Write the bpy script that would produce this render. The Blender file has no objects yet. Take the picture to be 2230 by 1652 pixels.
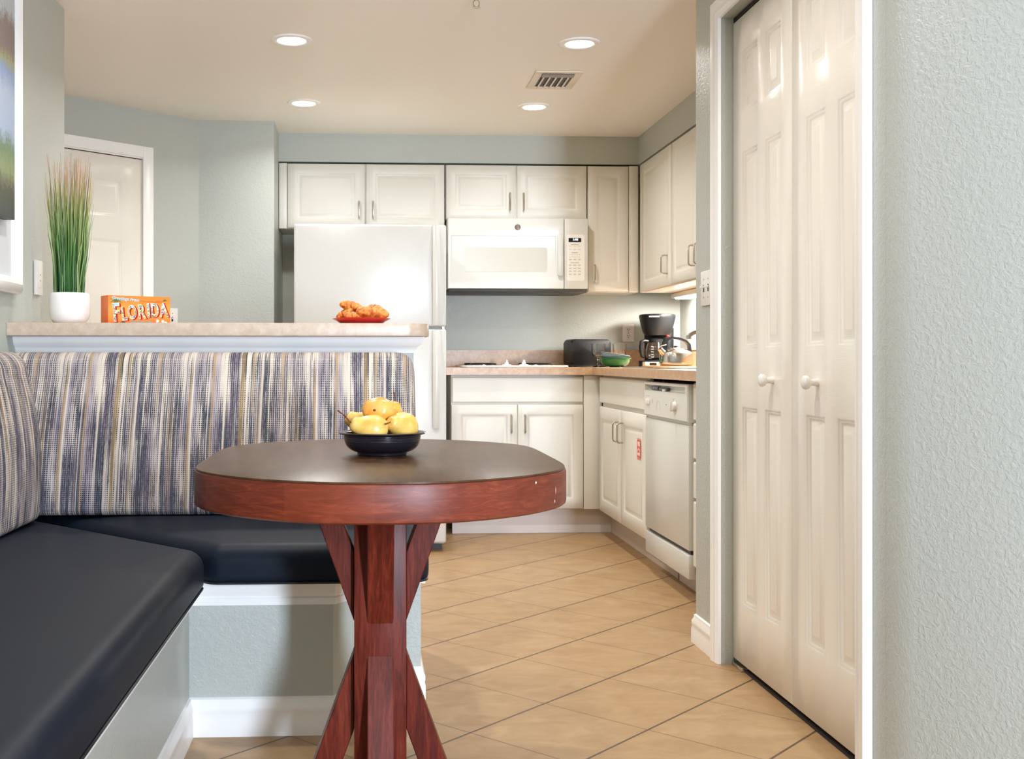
import bpy, bmesh, math, random
from mathutils import Vector, Matrix, Euler, noise as mnoise

random.seed(7)
SC = bpy.context.scene
COL = SC.collection
PI = math.pi

# ------------------------------------------------------------------ helpers
def lin(h):
    h = h.lstrip('#')
    out = []
    for i in (0, 2, 4):
        c = int(h[i:i + 2], 16) / 255
        out.append(c / 12.92 if c <= .04045 else ((c + .055) / 1.055) ** 2.4)
    return (*out, 1.0)


class NT:
    """tiny node-tree writer"""
    def __init__(s, name):
        s.m = bpy.data.materials.new(name)
        s.m.use_nodes = True
        s.t = s.m.node_tree
        s.t.nodes.clear()
        s.out = s.n('ShaderNodeOutputMaterial')
        s.b = s.n('ShaderNodeBsdfPrincipled')
        s.l(s.b.outputs[0], s.out.inputs['Surface'])

    def n(s, t, **kw):
        nd = s.t.nodes.new(t)
        for k, v in kw.items():
            setattr(nd, k, v)
        return nd

    def l(s, a, b):
        s.t.links.new(a, b)

    def val(s, sock, v):
        if hasattr(v, 'is_output') or isinstance(v, bpy.types.NodeSocket):
            s.l(v, sock)
        else:
            sock.default_value = v

    def math(s, op, a, b=0.0, c=None):
        nd = s.n('ShaderNodeMath', operation=op)
        s.val(nd.inputs[0], a)
        s.val(nd.inputs[1], b)
        if c is not None:
            s.val(nd.inputs[2], c)
        return nd.outputs[0]

    def mix(s, f, a, b):
        nd = s.n('ShaderNodeMix', data_type='RGBA')
        s.val(nd.inputs[0], f)
        s.val(nd.inputs[6], a)
        s.val(nd.inputs[7], b)
        return nd.outputs[2]

    def coord(s, kind='Object'):
        return s.n('ShaderNodeTexCoord').outputs[kind]

    def mapping(s, v, scale=(1, 1, 1), loc=(0, 0, 0), rot=(0, 0, 0)):
        nd = s.n('ShaderNodeMapping')
        s.l(v, nd.inputs[0])
        nd.inputs[1].default_value = loc
        nd.inputs[2].default_value = rot
        nd.inputs[3].default_value = scale
        return nd.outputs[0]

    def noise(s, v, scale, detail=3, rough=.5, dist=0.0):
        nd = s.n('ShaderNodeTexNoise')
        if v is not None:
            s.l(v, nd.inputs['Vector'])
        nd.inputs['Scale'].default_value = scale
        nd.inputs['Detail'].default_value = detail
        nd.inputs['Roughness'].default_value = rough
        nd.inputs['Distortion'].default_value = dist
        return nd.outputs[0]

    def ramp(s, f, stops, interp='LINEAR'):
        nd = s.n('ShaderNodeValToRGB')
        cr = nd.color_ramp
        cr.interpolation = interp
        while len(cr.elements) < len(stops):
            cr.elements.new(.5)
        for e, (p, c) in zip(cr.elements, stops):
            e.position = p
            e.color = c
        s.l(f, nd.inputs[0])
        return nd.outputs[0]

    def bump(s, h, strength=.3, dist=.002):
        nd = s.n('ShaderNodeBump')
        nd.inputs['Strength'].default_value = strength
        nd.inputs['Distance'].default_value = dist
        s.l(h, nd.inputs['Height'])
        s.l(nd.outputs[0], s.b.inputs['Normal'])

    def set(s, color=None, rough=None, metal=None, spec=None, trans=None, ior=None, emit=None, estr=None, coat=None):
        b = s.b.inputs
        for k, v in (('Base Color', color), ('Roughness', rough), ('Metallic', metal), ('Specular IOR Level', spec),
                     ('Transmission Weight', trans), ('IOR', ior), ('Emission Color', emit),
                     ('Emission Strength', estr), ('Coat Weight', coat)):
            if v is not None:
                s.val(b[k], v)
        return s.m


def plain(name, hexc, rough=.5, metal=0, spec=.5, coat=None):
    return NT(name).set(lin(hexc), rough, metal, spec, coat=coat)


def sep(n, v):
    nd = n.n('ShaderNodeSeparateXYZ')
    n.l(v, nd.inputs[0])
    return nd.outputs


# ------------------------------------------------------------------ materials
def wall_paint(name, hexc, strength=.30):
    n = NT(name)
    o = n.coord()
    a = n.noise(o, 92, 4, .6, .6)
    b = n.noise(o, 260, 2, .5)
    h = n.math('ADD', n.ramp(a, [(.42, (0, 0, 0, 1)), (.62, (1, 1, 1, 1))]), n.math('MULTIPLY', b, .35))
    n.bump(h, strength, .0022)
    return n.set(lin(hexc), .38, spec=.45)


M = {}
M['wall'] = wall_paint('sage grey wall paint', 'b8bcb5')
M['ceiling'] = wall_paint('cream ceiling paint', 'f4eee4', .15)
M['trim'] = plain('white trim gloss', 'f7f6f3', .3)
M['door'] = None
M['cab'] = plain('white cabinet lacquer', 'e0ddd3', .38)
M['appl'] = plain('white appliance enamel', 'd3d3cc', .25)
M['appl_grey'] = plain('light grey glass', 'c9c8bf', .15)
M['steel'] = plain('polished steel', 'cfcbc6', .18, 1)
M['nickel'] = plain('satin nickel', 'c5bcae', .25, 1)
M['black'] = plain('black plastic', '0e1013', .4, spec=.3)
M['charcoal'] = plain('charcoal enamel', '3a3836', .5)
M['dark'] = plain('matte dark brown', '2a2622', .8)  # one even dark brown for the track, toaster slots and mounting plate
M['white_pl'] = plain('white plastic', 'e9e5e1', .35)
M['slot'] = plain('dark slot', '3a3330', .6)
M['brown_badge'] = plain('brown grey badge', '75685f', .4, .3)
M['ceramic'] = plain('white ceramic', 'efece8', .25)


def textured_enamel():
    n = NT('pebbled white enamel')
    n.bump(n.noise(n.coord(), 260, 2), .35, .001)
    return n.set(lin('d3d3ce'), .25)


M['fridge'] = textured_enamel()


def door_paint():
    n = NT('white grained door paint')
    o = n.coord()
    z = n.mapping(o, (14, 14, 420))
    n.bump(n.noise(z, 1, 3, .6, .8), .22, .0012)
    return n.set(lin('f0ebe0'), .22)


M['door'] = door_paint()


def floor_tile():
    n = NT('diagonal beige floor tile')
    o = n.coord()
    x, y, z = sep(n, o)
    T = .3277
    u = n.math('ADD', n.math('MULTIPLY', n.math('ADD', x, y), .70711 / T), 40 - 6.693)
    v = n.math('ADD', n.math('MULTIPLY', n.math('SUBTRACT', x, y), .70711 / T), 40 + 5.524)

    def edge(c, w):
        f = n.math('FRACT', c)
        d = n.math('MINIMUM', f, n.math('SUBTRACT', 1.0, f))
        return n.math('LESS_THAN', d, w), d
    ga, da = edge(v, .0105)
    gb, db = edge(u, .0065)
    comb = n.n('ShaderNodeCombineXYZ')
    n.l(n.math('FLOOR', u), comb.inputs[0])
    n.l(n.math('FLOOR', v), comb.inputs[1])
    wn = n.n('ShaderNodeTexWhiteNoise', noise_dimensions='2D')
    n.l(comb.outputs[0], wn.inputs[0])
    cloud = n.noise(n.mapping(o, (1, 1.6, 1)), 7, 6, .65, .7)
    base = n.ramp(cloud, [(.3, lin('9c7b55')), (.55, lin('aa8b65')), (.8, lin('b89971'))])
    vein = n.noise(n.mapping(o, (8, 34, 1)), 1.6, 6, .75, 1.5)
    base = n.mix(n.ramp(vein, [(.60, (0, 0, 0, 1)), (.72, (.5, .5, .5, 1))]), base, lin('8f6a42'))
    base = n.mix(n.math('MULTIPLY', wn.outputs[0], .22), base, lin('a07c50'))
    col = n.mix(gb, base, lin('7d5f44'))
    col = n.mix(ga, col, lin('5a4433'))  # this grout direction is coloured darker, as lit from one side
    h = n.math('SUBTRACT', 1.0, n.math('MAXIMUM', ga, gb))
    n.bump(h, .5, .002)
    return n.set(col, .42, spec=.4)


M['floor'] = floor_tile()


def laminate(name, c0, c1, c2):
    n = NT(name)
    o = n.coord()
    a = n.noise(o, 38, 6, .7)
    return n.set(n.ramp(a, [(.3, lin(c0)), (.5, lin(c1)), (.72, lin(c2))]), .32)


M['counter'] = laminate('tan speckled laminate', 'ad8a6a', 'bc9a78', 'ccae8e')
M['bartop'] = laminate('pale beige laminate', 'b39d88', 'bfab97', 'cebdab')


def wood(name, cdark, cmid, clight, scale=(6, 6, 90), rough=.38, coat=.1, bands=True, rot=(0, 0, 0)):
    n = NT(name)
    o = n.mapping(n.coord(), scale, rot=rot)
    a = n.noise(o, 1, 6, .65, 1.2)
    fine = n.noise(n.mapping(n.coord(), tuple(k * 5 for k in scale), rot=rot), 1, 3, .6, .3)
    f = n.math('ADD', n.math('MULTIPLY', a, .7), n.math('MULTIPLY', fine, .3))
    c = n.ramp(f, [(.32, lin(cdark)), (.5, lin(cmid)), (.68, lin(clight))])
    n.bump(fine, .06, .001)
    return n.set(c, rough, coat=0, spec=.16)


M['wood_post'] = wood('red mahogany stain', '350f09', '5c2014', '7a3322', (70, 14, 5))
M['wood_top'] = wood('brown walnut laminate', '3a2616', '4c3420', '5c422b', (26, 3.2, 10), .32, .0, rot=(0, 0, .35))


def edge_wood():
    n = NT('red mahogany edge band')
    o = n.coord()
    x, y, z = sep(n, o)
    seg = n.math('FLOOR', n.math('MULTIPLY', n.math('ADD', x, 1.06), 6.7))
    wn = n.n('ShaderNodeTexWhiteNoise', noise_dimensions='1D')
    n.l(seg, wn.inputs['W'])
    mp = n.mapping(o, (13, 13, 95), rot=(0, .12, 0))
    a = n.noise(mp, 1, 6, .65, 1.6)
    c = n.ramp(a, [(.3, lin('380b05')), (.5, lin('5a2114')), (.7, lin('7f3b24'))])
    c = n.mix(n.math('MULTIPLY', wn.outputs[0], .45), c, lin('8a4024'))
    n.bump(a, .08, .001)
    return n.set(c, .42, spec=.32)


M['wood_edge'] = edge_wood()


def vinyl():
    n = NT('blue black vinyl')
    n.bump(n.noise(n.coord(), 420, 3, .6), .12, .0008)
    return n.set(lin('151c27'), .5, spec=.14)


M['vinyl'] = vinyl()
M['piping'] = plain('black piping', '171b22', .45)


def fabric():
    n = NT('striped woven upholstery')
    uv = n.coord('UV')
    u0, v0, _ = sep(n, uv)
    P = .372
    up = n.math('MULTIPLY', n.math('FRACT', n.math('DIVIDE', u0, P)), P)
    wob = n.math('MULTIPLY', n.noise(uv, 3.0, 2), .006)
    up = n.math('ADD', up, wob)

    def nz(su, sv, sc=1.0, det=2, w=0.0):
        c = n.n('ShaderNodeCombineXYZ')
        n.l(n.math('MULTIPLY', up, su), c.inputs[0])
        n.l(n.math('MULTIPLY', v0, sv), c.inputs[1])
        c.inputs[2].default_value = w
        return n.noise(c.outputs[0], sc, det, .6)
    broad = nz(17, 4.5, 1, 2, 1.3)
    mid = nz(75, 3.2, 1, 3, 4.1)
    fine = nz(330, 7, 1, 2, 8.2)
    f = n.math('ADD', n.math('ADD', n.math('MULTIPLY', broad, .85), n.math('MULTIPLY', mid, .75)), n.math('MULTIPLY', fine, .45))
    f = n.math('SUBTRACT', f, .525)
    # how much of the dark yarn shows: small dots in the pale bands, nearly closed in the dark ones
    dens = n.ramp(f, [(.36, (.97, .97, .97, 1)), (.46, (.78, .78, .78, 1)), (.55, (.60, .60, .60, 1)), (.62, (.36, .36, .36, 1)), (.70, (.04, .04, .04, 1))])
    k = 2 * PI / .0059
    su = n.math('SINE', n.math('MULTIPLY', u0, k))
    sv = n.math('SINE', n.math('MULTIPLY', v0, k))
    yarn = n.math('MULTIPLY', n.math('SUBTRACT', nz(420, 60, 1, 2, 51.0), .5), .55)
    g = n.math('MAXIMUM', su, n.math('MULTIPLY', sv, .85))
    pat = n.math('ADD', n.math('ADD', n.math('MULTIPLY', g, .42), .5), yarn)
    mask = n.ramp(n.math('ADD', n.math('SUBTRACT', dens, pat), .5), [(.36, (0, 0, 0, 1)), (.66, (1, 1, 1, 1))])
    tint = nz(26, 2.0, 1, 2, 61.0)
    pale = n.ramp(tint, [(.36, lin('9c9197')), (.5, lin('b3a8a3')), (.62, lin('cabeb0'))])
    darky = n.ramp(nz(60, 2.0, 1, 2, 71.0), [(.38, lin('2a3441')), (.5, lin('413f4d')), (.62, lin('58525c'))])
    gold = nz(50, .5, 1, 1, 15.0)
    gm = n.ramp(gold, [(.612, (0, 0, 0, 1)), (.64, (1, 1, 1, 1))])
    pale = n.mix(n.math('MULTIPLY', gm, .7), pale, lin('a98c58'))
    darky = n.mix(n.math('MULTIPLY', gm, .6), darky, lin('8a7550'))
    navy = nz(120, .9, 1, 1, 21.0)
    nm = n.ramp(navy, [(.61, (0, 0, 0, 1)), (.64, (1, 1, 1, 1))])
    lite = nz(80, .5, 1, 1, 33.0)
    lm = n.ramp(lite, [(.61, (0, 0, 0, 1)), (.65, (1, 1, 1, 1))])
    base = n.mix(mask, pale, darky)
    base = n.mix(n.math('MULTIPLY', nm, .7), base, lin('303c4a'))
    base2 = n.mix(n.math('MULTIPLY', lm, .7), base, lin('d6cab9'))
    n.bump(g, .2, .0012)
    return n.set(base2, .85, spec=.2)


M['fabric'] = fabric()


def glassm():
    n = NT('clear glass')
    return n.set((1, 1, 1, 1), .02, trans=1, ior=1.45)


M['glass'] = glassm()


def pear_skin(name, a, b, c):
    n = NT(name)
    o = n.coord()
    f = n.noise(o, 28, 4, .6)
    col = n.ramp(f, [(.3, lin(a)), (.5, lin(b)), (.7, lin(c))])
    sp = n.noise(o, 95, 2, .5)
    col = n.mix(n.ramp(sp, [(.70, (0, 0, 0, 1)), (.76, (.5, .5, .5, 1))]), col, lin('a8702c'))
    return n.set(col, .3, spec=.5)


M['pear'] = pear_skin('pale yellow pear skin', 'd69a40', 'e4b85c', 'ebcb7a')
M['pear_gold'] = pear_skin('golden pear skin', 'd88a2c', 'e7a448', 'edb964')
M['stem'] = plain('brown stem', '6a321f', .6)
M['bowl'] = plain('dark plum glaze', '1b181f', .2)


def pastry():
    n = NT('golden baked crust')
    o = n.coord()
    f = n.noise(o, 60, 5, .65)
    n.bump(f, .5, .004)
    return n.set(n.ramp(f, [(.36, lin('96470f')), (.5, lin('cf7a28')), (.66, lin('e6a450'))]), .55)


M['pastry'] = pastry()
M['red_plate'] = plain('glossy red plate', 'c42a24', .2)
M['green_bowl'] = plain('green glaze', '14602f', .2)
M['green_rim'] = plain('pale green rim', '8aa56e', .25)
M['blue_bowl'] = plain('grey blue glaze', '8296a8', .25)


def grass_mat():
    n = NT('grass blades')
    o = n.coord()
    x, y, z = sep(n, o)
    geo = n.n('ShaderNodeNewGeometry')
    rnd = geo.outputs['Random Per Island']
    f = n.math('ADD', z, n.math('MULTIPLY', n.math('SUBTRACT', rnd, .5), .14))
    c = n.ramp(f, [(.10, lin('35642f')), (.24, lin('5c8a45')), (.36, lin('98a866')), (.44, lin('b49a6a')), (.5, lin('b87a58'))])
    c = n.mix(n.math('MULTIPLY', n.math('GREATER_THAN', rnd, .72), .5), c, lin('b9c98a'))
    c = n.mix(n.math('MULTIPLY', n.math('LESS_THAN', rnd, .2), .5), c, lin('27492a'))
    return n.set(c, .5)


M['grass'] = grass_mat()


def landscape():
    n = NT('river landscape print')
    o = n.coord()
    x, y, z = sep(n, o)
    w = n.noise(n.mapping(o, (1, 26, 7)), 1.0, 5, .7)
    w2 = n.noise(n.mapping(o, (1, 70, 70)), 1.0, 4, .7)
    f = n.math('ADD', z, n.math('MULTIPLY', n.math('SUBTRACT', w, .5), .10))
    f = n.math('ADD', f, n.math('MULTIPLY', n.math('SUBTRACT', w2, .5), .09))
    f = n.math('DIVIDE', n.math('SUBTRACT', f, 1.3), .9)
    c = n.ramp(f, [(.09, lin('4c5556')), (.19, lin('5b5c50')), (.25, lin('93a077')), (.33, lin('6e8a6a')), (.38, lin('a9bdd8')),
                   (.5, lin('b4c4dc')), (.58, lin('8ea3cc')), (.615, lin('a7ab7a')), (.65, lin('8d807c')), (.74, lin('8e8280')), (.79, lin('c9d4da')), (.9, lin('cdd8dd'))])
    return n.set(c, .6)


M['print'] = landscape()
M['mat_board'] = plain('grey mat board', 'd6d9dc', .8)


def emitter(name, hexc, s):
    n = NT(name)
    return n.set((0.9, 0.9, 0.9, 1), .5, emit=lin(hexc), estr=s)


M['lamp'] = emitter('lamp diffuser', 'fff0dc', 14)
M['tube'] = emitter('under cabinet lens', 'fff8f0', 190)
M['digits'] = emitter('display digits', 'cfd8ff', 3)


# ------------------------------------------------------------------ mesh builder
class MB:
    def __init__(s):
        s.bm = bmesh.new()
        s.uv = None

    def _tag(s, faces, mi):
        for f in faces:
            f.material_index = mi

    def box(s, x0, x1, y0, y1, z0, z1, bev=0, mi=0, seg=2, Mx=None):
        r = bmesh.ops.create_cube(s.bm, size=1)
        vs = r['verts']
        for v in vs:
            v.co = Vector(((x0 + x1) / 2 + v.co.x * (x1 - x0), (y0 + y1) / 2 + v.co.y * (y1 - y0), (z0 + z1) / 2 + v.co.z * (z1 - z0)))
        fs = list({f for v in vs for f in v.link_faces})
        s._tag(fs, mi)
        if bev:
            es = list({e for v in vs for e in v.link_edges})
            rr = bmesh.ops.bevel(s.bm, geom=es, offset=bev, segments=seg, profile=.5, affect='EDGES', clamp_overlap=True)
            s._tag(rr['faces'], mi)
            vs = list({v for f in rr['faces'] for v in f.verts} | {v for v in vs if v.is_valid})
        if Mx is not None:
            for v in vs:
                v.co = Mx @ v.co
        return s

    def lathe(s, prof, c=(0, 0, 0), seg=32, mi=0, sx=1, sy=1, Mx=None):
        """prof: (r, z) list, around local z"""
        rows = []
        for r, z in prof:
            if r < 1e-6:
                rows.append([s.bm.verts.new((0, 0, z))])
            else:
                rows.append([s.bm.verts.new((r * sx * math.cos(2 * PI * i / seg), r * sy * math.sin(2 * PI * i / seg), z)) for i in range(seg)])
        allv = [v for r in rows for v in r]
        for a, b in zip(rows, rows[1:]):
            if len(a) == 1 and len(b) == 1:
                continue
            for i in range(seg):
                j = (i + 1) % seg
                if len(a) == 1:
                    f = s.bm.faces.new((a[0], b[j], b[i]))
                elif len(b) == 1:
                    f = s.bm.faces.new((a[i], a[j], b[0]))
                else:
                    f = s.bm.faces.new((a[i], a[j], b[j], b[i]))
                f.material_index = mi
        for v in allv:
            v.co = (Mx @ v.co if Mx is not None else v.co) + Vector(c)
        return s

    def tube(s, pts, r, seg=10, mi=0, caps=True, closed=False):
        pts = [Vector(p) for p in pts]
        n = len(pts)
        rs = r if isinstance(r, (list, tuple)) else [r] * n
        rows = []
        up = None
        for i, p in enumerate(pts):
            if closed:
                d = (pts[(i + 1) % n] - pts[i - 1]).normalized()
            else:
                d = ((pts[i + 1] if i < n - 1 else p) - (pts[i - 1] if i else p)).normalized()
            if up is None:
                up = d.orthogonal().normalized()
            up = (up - d * up.dot(d))
            up = up.normalized() if up.length > 1e-6 else d.orthogonal().normalized()
            q = d.cross(up)
            rows.append([s.bm.verts.new(p + (up * math.cos(2 * PI * k / seg) + q * math.sin(2 * PI * k / seg)) * rs[i]) for k in range(seg)])
        rng = range(n) if closed else range(n - 1)
        for i in rng:
            a, b = rows[i], rows[(i + 1) % n]
            for k in range(seg):
                j = (k + 1) % seg
                f = s.bm.faces.new((a[k], a[j], b[j], b[k]))
                f.material_index = mi
        if caps and not closed:
            for row, fl in ((rows[0], True), (rows[-1], False)):
                f = s.bm.faces.new(row[::-1] if fl else row)
                f.material_index = mi
        return s

    def prism(s, poly, z0, z1, mi=0, bev=0, seg=2, Mx=None):
        lo = [s.bm.verts.new((x, y, z0)) for x, y in poly]
        hi = [s.bm.verts.new((x, y, z1)) for x, y in poly]
        fs = [s.bm.faces.new(lo[::-1]), s.bm.faces.new(hi)]
        n = len(poly)
        for i in range(n):
            j = (i + 1) % n
            fs.append(s.bm.faces.new((lo[i], lo[j], hi[j], hi[i])))
        s._tag(fs, mi)
        vs = lo + hi
        if bev:
            es = list({e for f in fs[:2] for e in f.edges})
            rr = bmesh.ops.bevel(s.bm, geom=es, offset=bev, segments=seg, profile=.5, affect='EDGES', clamp_overlap=True)
            s._tag(rr['faces'], mi)
            vs = list({v for f in rr['faces'] for v in f.verts} | {v for v in vs if v.is_valid})
        if Mx is not None:
            for v in vs:
                v.co = Mx @ v.co
        return s

    def rings(s, rings, mi=0, cap_first=True, cap_last=True):
        rows = [[s.bm.verts.new(p) for p in r] for r in rings]
        n = len(rows[0])
        fs = []
        for a, b in zip(rows, rows[1:]):
            for i in range(n):
                j = (i + 1) % n
                fs.append(s.bm.faces.new((a[i], a[j], b[j], b[i])))
        if cap_first:
            fs.append(s.bm.faces.new(rows[0][::-1]))
        if cap_last:
            fs.append(s.bm.faces.new(rows[-1]))
        s._tag(fs, mi)
        return s

    def quad(s, pts, mi=0):
        f = s.bm.faces.new([s.bm.verts.new(p) for p in pts])
        f.material_index = mi
        return s

    def sweep(s, path, prof, closed=False, mi=0):
        """mould profile (offset to the left-hand side normal, z) along an xy path, mitred"""
        P = [Vector((p[0], p[1])) for p in path]
        n = len(P)
        rows = []
        for i in range(n):
            if closed or 0 < i < n - 1:
                d0 = (P[i] - P[i - 1]).normalized()
                d1 = (P[(i + 1) % n] - P[i]).normalized()
            elif i == 0:
                d0 = d1 = (P[1] - P[0]).normalized()
            else:
                d0 = d1 = (P[-1] - P[-2]).normalized()
            n0 = Vector((d0.y, -d0.x))
            n1 = Vector((d1.y, -d1.x))
            m = (n0 + n1).normalized()
            k = 1 / max(.3, m.dot(n0))
            rows.append([s.bm.verts.new((P[i].x + m.x * o * k, P[i].y + m.y * o * k, z)) for o, z in prof])
        m_ = len(prof)
        for i in range(n if closed else n - 1):
            a, b = rows[i], rows[(i + 1) % n]
            for k in range(m_):
                j = (k + 1) % m_
                f = s.bm.faces.new((a[k], a[j], b[j], b[k]))
                f.material_index = mi
        if not closed:
            s.bm.faces.new(rows[0][::-1]).material_index = mi
            s.bm.faces.new(rows[-1]).material_index = mi
        return s

    def text(s, body, size, Mx, mi=0, depth=.0004, fat=0.0, shear=0.0, sx=1.0, align='CENTER'):
        cu = bpy.data.curves.new('lettering', 'FONT')
        cu.body = body
        cu.size = size
        cu.align_x = align
        cu.align_y = 'CENTER'
        cu.extrude = depth
        cu.offset = fat
        cu.shear = shear
        cu.resolution_u = 3
        ob = bpy.data.objects.new('lettering', cu)
        COL.objects.link(ob)
        me = bpy.data.meshes.new_from_object(ob.evaluated_get(bpy.context.evaluated_depsgraph_get()))
        bpy.data.objects.remove(ob)
        bpy.data.curves.remove(cu)
        vs = [s.bm.verts.new(Mx @ Vector((v.co.x * sx, v.co.y, v.co.z))) for v in me.vertices]
        for p in me.polygons:
            try:
                s.bm.faces.new([vs[i] for i in p.vertices]).material_index = mi
            except ValueError:
                pass
        bpy.data.meshes.remove(me)
        return s

    def build(s, name, mats, parent=None, loc=(0, 0, 0), rot=(0, 0, 0), smooth=35, recalc=True):
        if recalc:
            bmesh.ops.recalc_face_normals(s.bm, faces=s.bm.faces)
        me = bpy.data.meshes.new(name)
        s.bm.to_mesh(me)
        s.bm.free()
        for m in (mats if isinstance(mats, (list, tuple)) else [mats]):
            me.materials.append(m)
        if smooth:
            for p in me.polygons:
                p.use_smooth = True
            me.set_sharp_from_angle(angle=math.radians(smooth))
        o = bpy.data.objects.new(name, me)
        COL.objects.link(o)
        o.location = loc
        o.rotation_euler = rot
        if parent:
            o.parent = parent
        return o


def smooth_prof(P, k=4):
    out = []
    n = len(P)
    for i in range(n - 1):
        p0, p1, p2, p3 = [Vector(P[min(max(i + j, 0), n - 1)]) for j in (-1, 0, 1, 2)]
        for q in range(k):
            t = q / k
            v = .5 * ((2 * p1) + (p2 - p0) * t + (2 * p0 - 5 * p1 + 4 * p2 - p3) * t * t + (3 * p1 - p0 - 3 * p2 + p3) * t ** 3)
            out.append((max(0.0, v.x), v.y))
    out.append(tuple(P[-1]))
    return out


def thing(name, label, cat, loc=(0, 0, 0), rz=0, group=None):
    o = bpy.data.objects.new(name, None)
    COL.objects.link(o)
    o.empty_display_size = .05
    o.location = loc
    o.rotation_euler = (0, 0, rz)
    return tag(o, label, cat, group)


def tag(o, label, cat, group=None):
    o['label'] = label
    o['category'] = cat
    if group:
        o['group'] = group
    return o


def struct(o):
    o['kind'] = 'structure'
    return o


def clone(o, parent=None):
    c = o.copy()
    COL.objects.link(c)
    c.parent = parent
    for ch in list(o.children):
        clone(ch, c)
    return c


def arc(cx, cy, r, a0, a1, n=8):
    return [(cx + r * math.cos(math.radians(a0 + (a1 - a0) * i / n)), cy + r * math.sin(math.radians(a0 + (a1 - a0) * i / n))) for i in range(n + 1)]


def round_poly(poly, r, n=6):
    """round the corners of a convex counter-clockwise polygon (r scalar or list)"""
    out = []
    N = len(poly)
    for i in range(N):
        p0, p, p1 = Vector(poly[i - 1]), Vector(poly[i]), Vector(poly[(i + 1) % N])
        rr = r[i] if isinstance(r, (list, tuple)) else r
        if rr <= 0:
            out.append(tuple(p))
            continue
        a = (p0 - p).normalized()
        b = (p1 - p).normalized()
        ang = a.angle(b)
        d = rr / math.tan(ang / 2)
        c = p + (a + b).normalized() * (rr / math.sin(ang / 2))
        s0 = p + a * d - c
        s1 = p + b * d - c
        a0 = math.atan2(s0.y, s0.x)
        a1 = math.atan2(s1.y, s1.x)
        while a1 - a0 > PI:
            a1 -= 2 * PI
        while a1 - a0 < -PI:
            a1 += 2 * PI
        for k in range(n + 1):
            t = a0 + (a1 - a0) * k / n
            out.append((c.x + rr * math.cos(t), c.y + rr * math.sin(t)))
    return out


def inset_poly(poly, d):
    N = len(poly)
    out = []
    for i in range(N):
        p0, p, p1 = Vector(poly[i - 1]), Vector(poly[i]), Vector(poly[(i + 1) % N])
        d0 = (p - p0).normalized()
        d1 = (p1 - p).normalized()
        n0 = Vector((-d0.y, d0.x))
        n1 = Vector((-d1.y, d1.x))
        m = (n0 + n1)
        m = m.normalized() if m.length > 1e-6 else n0
        k = d / max(.35, m.dot(n0))
        out.append((p.x + m.x * k, p.y + m.y * k))
    return out


# panelled board: front at y=0 facing -y, back at y=t
def panel_board(mb, x0, x1, z0, z1, t, panels, prof, mi=0, edge=.003):
    bm = mb.bm
    xs = sorted({x0, x1, *[p[0] for p in panels], *[p[1] for p in panels]})
    zs = sorted({z0, z1, *[p[2] for p in panels], *[p[3] for p in panels]})

    def inside(a, b):
        return any(p[0] - 1e-6 < a < p[1] + 1e-6 and p[2] - 1e-6 < b < p[3] + 1e-6 for p in panels)
    cache = {}

    def V(x, y, z):
        k = (round(x, 5), round(y, 5), round(z, 5))
        if k not in cache:
            cache[k] = bm.verts.new((x, y, z))
        return cache[k]
    fs = []

    def F(*pts):
        try:
            f = bm.faces.new([V(*p) for p in pts])
            f.material_index = mi
            fs.append(f)
        except ValueError:
            pass
    def ex(x):
        return x + edge if abs(x - x0) < 1e-6 else x - edge if abs(x - x1) < 1e-6 else x
    def ez(z):
        return z + edge if abs(z - z0) < 1e-6 else z - edge if abs(z - z1) < 1e-6 else z
    for a, b in zip(xs, xs[1:]):
        for c, d in zip(zs, zs[1:]):
            if inside((a + b) / 2, (c + d) / 2):
                continue
            F((ex(a), 0, ez(c)), (ex(b), 0, ez(c)), (ex(b), 0, ez(d)), (ex(a), 0, ez(d)))
    # chamfered rim and sides (all breakpoints used so the mesh stays closed)
    def loop(xa, xb, za, zb, y, inner):
        e = edge if inner else 0
        f = lambda x: min(max(x, xa + e), xb - e)
        g = lambda z: min(max(z, za + e), zb - e)
        L = [(f(x), y, za + e) for x in xs[:-1]] + [(xb - e, y, g(z)) for z in zs[:-1]]
        L += [(f(x), y, zb - e) for x in xs[:0:-1]] + [(xa + e, y, g(z)) for z in zs[:0:-1]]
        return L
    l0, l1, l2 = loop(x0, x1, z0, z1, 0, True), loop(x0, x1, z0, z1, edge, False), loop(x0, x1, z0, z1, t, False)
    for A, B in ((l0, l1), (l1, l2)):
        for i in range(len(A)):
            j = (i + 1) % len(A)
            F(A[i], B[i], B[j], A[j])
    try:
        f = bm.faces.new([V(*p) for p in l2])
        f.material_index = mi
    except ValueError:
        pass
    for p in panels:
        prev = None
        pts_bp = None
        for o, dep in prof:
            a, b, c, d = p[0] + o, p[1] - o, p[2] + o, p[3] - o
            ring = [(a, dep, c), (b, dep, c), (b, dep, d), (a, dep, d)]
            if prev:
                for i in range(4):
                    j = (i + 1) % 4
                    F(prev[i], prev[j], ring[j], ring[i])
            prev = ring
        F(*prev)
    return mb


CABP = [(0, 0), (.004, .0035), (.010, .006), (.016, .006), (.024, .002), (.034, .0008)]
DOORP = [(0, 0), (.005, .004), (.009, .004), (.014, .009), (.019, .0095), (.040, .003), (.042, .003)]


def pull(parent, x, z0, z1, y=0.0, out=.030, r=.0042, mat=None):
    """vertical bow pull on a front that faces -y"""
    k = .012
    pts = [(x, y + .004, z0), (x, y - out + k, z0), (x, y - out + k * .3, z0 + k * .3), (x, y - out, z0 + k),
           (x, y - out, z1 - k), (x, y - out + k * .3, z1 - k * .3), (x, y - out + k, z1), (x, y + .004, z1)]
    return MB().tube(pts, r, 8).build('handle', mat or M['nickel'], parent)


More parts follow.
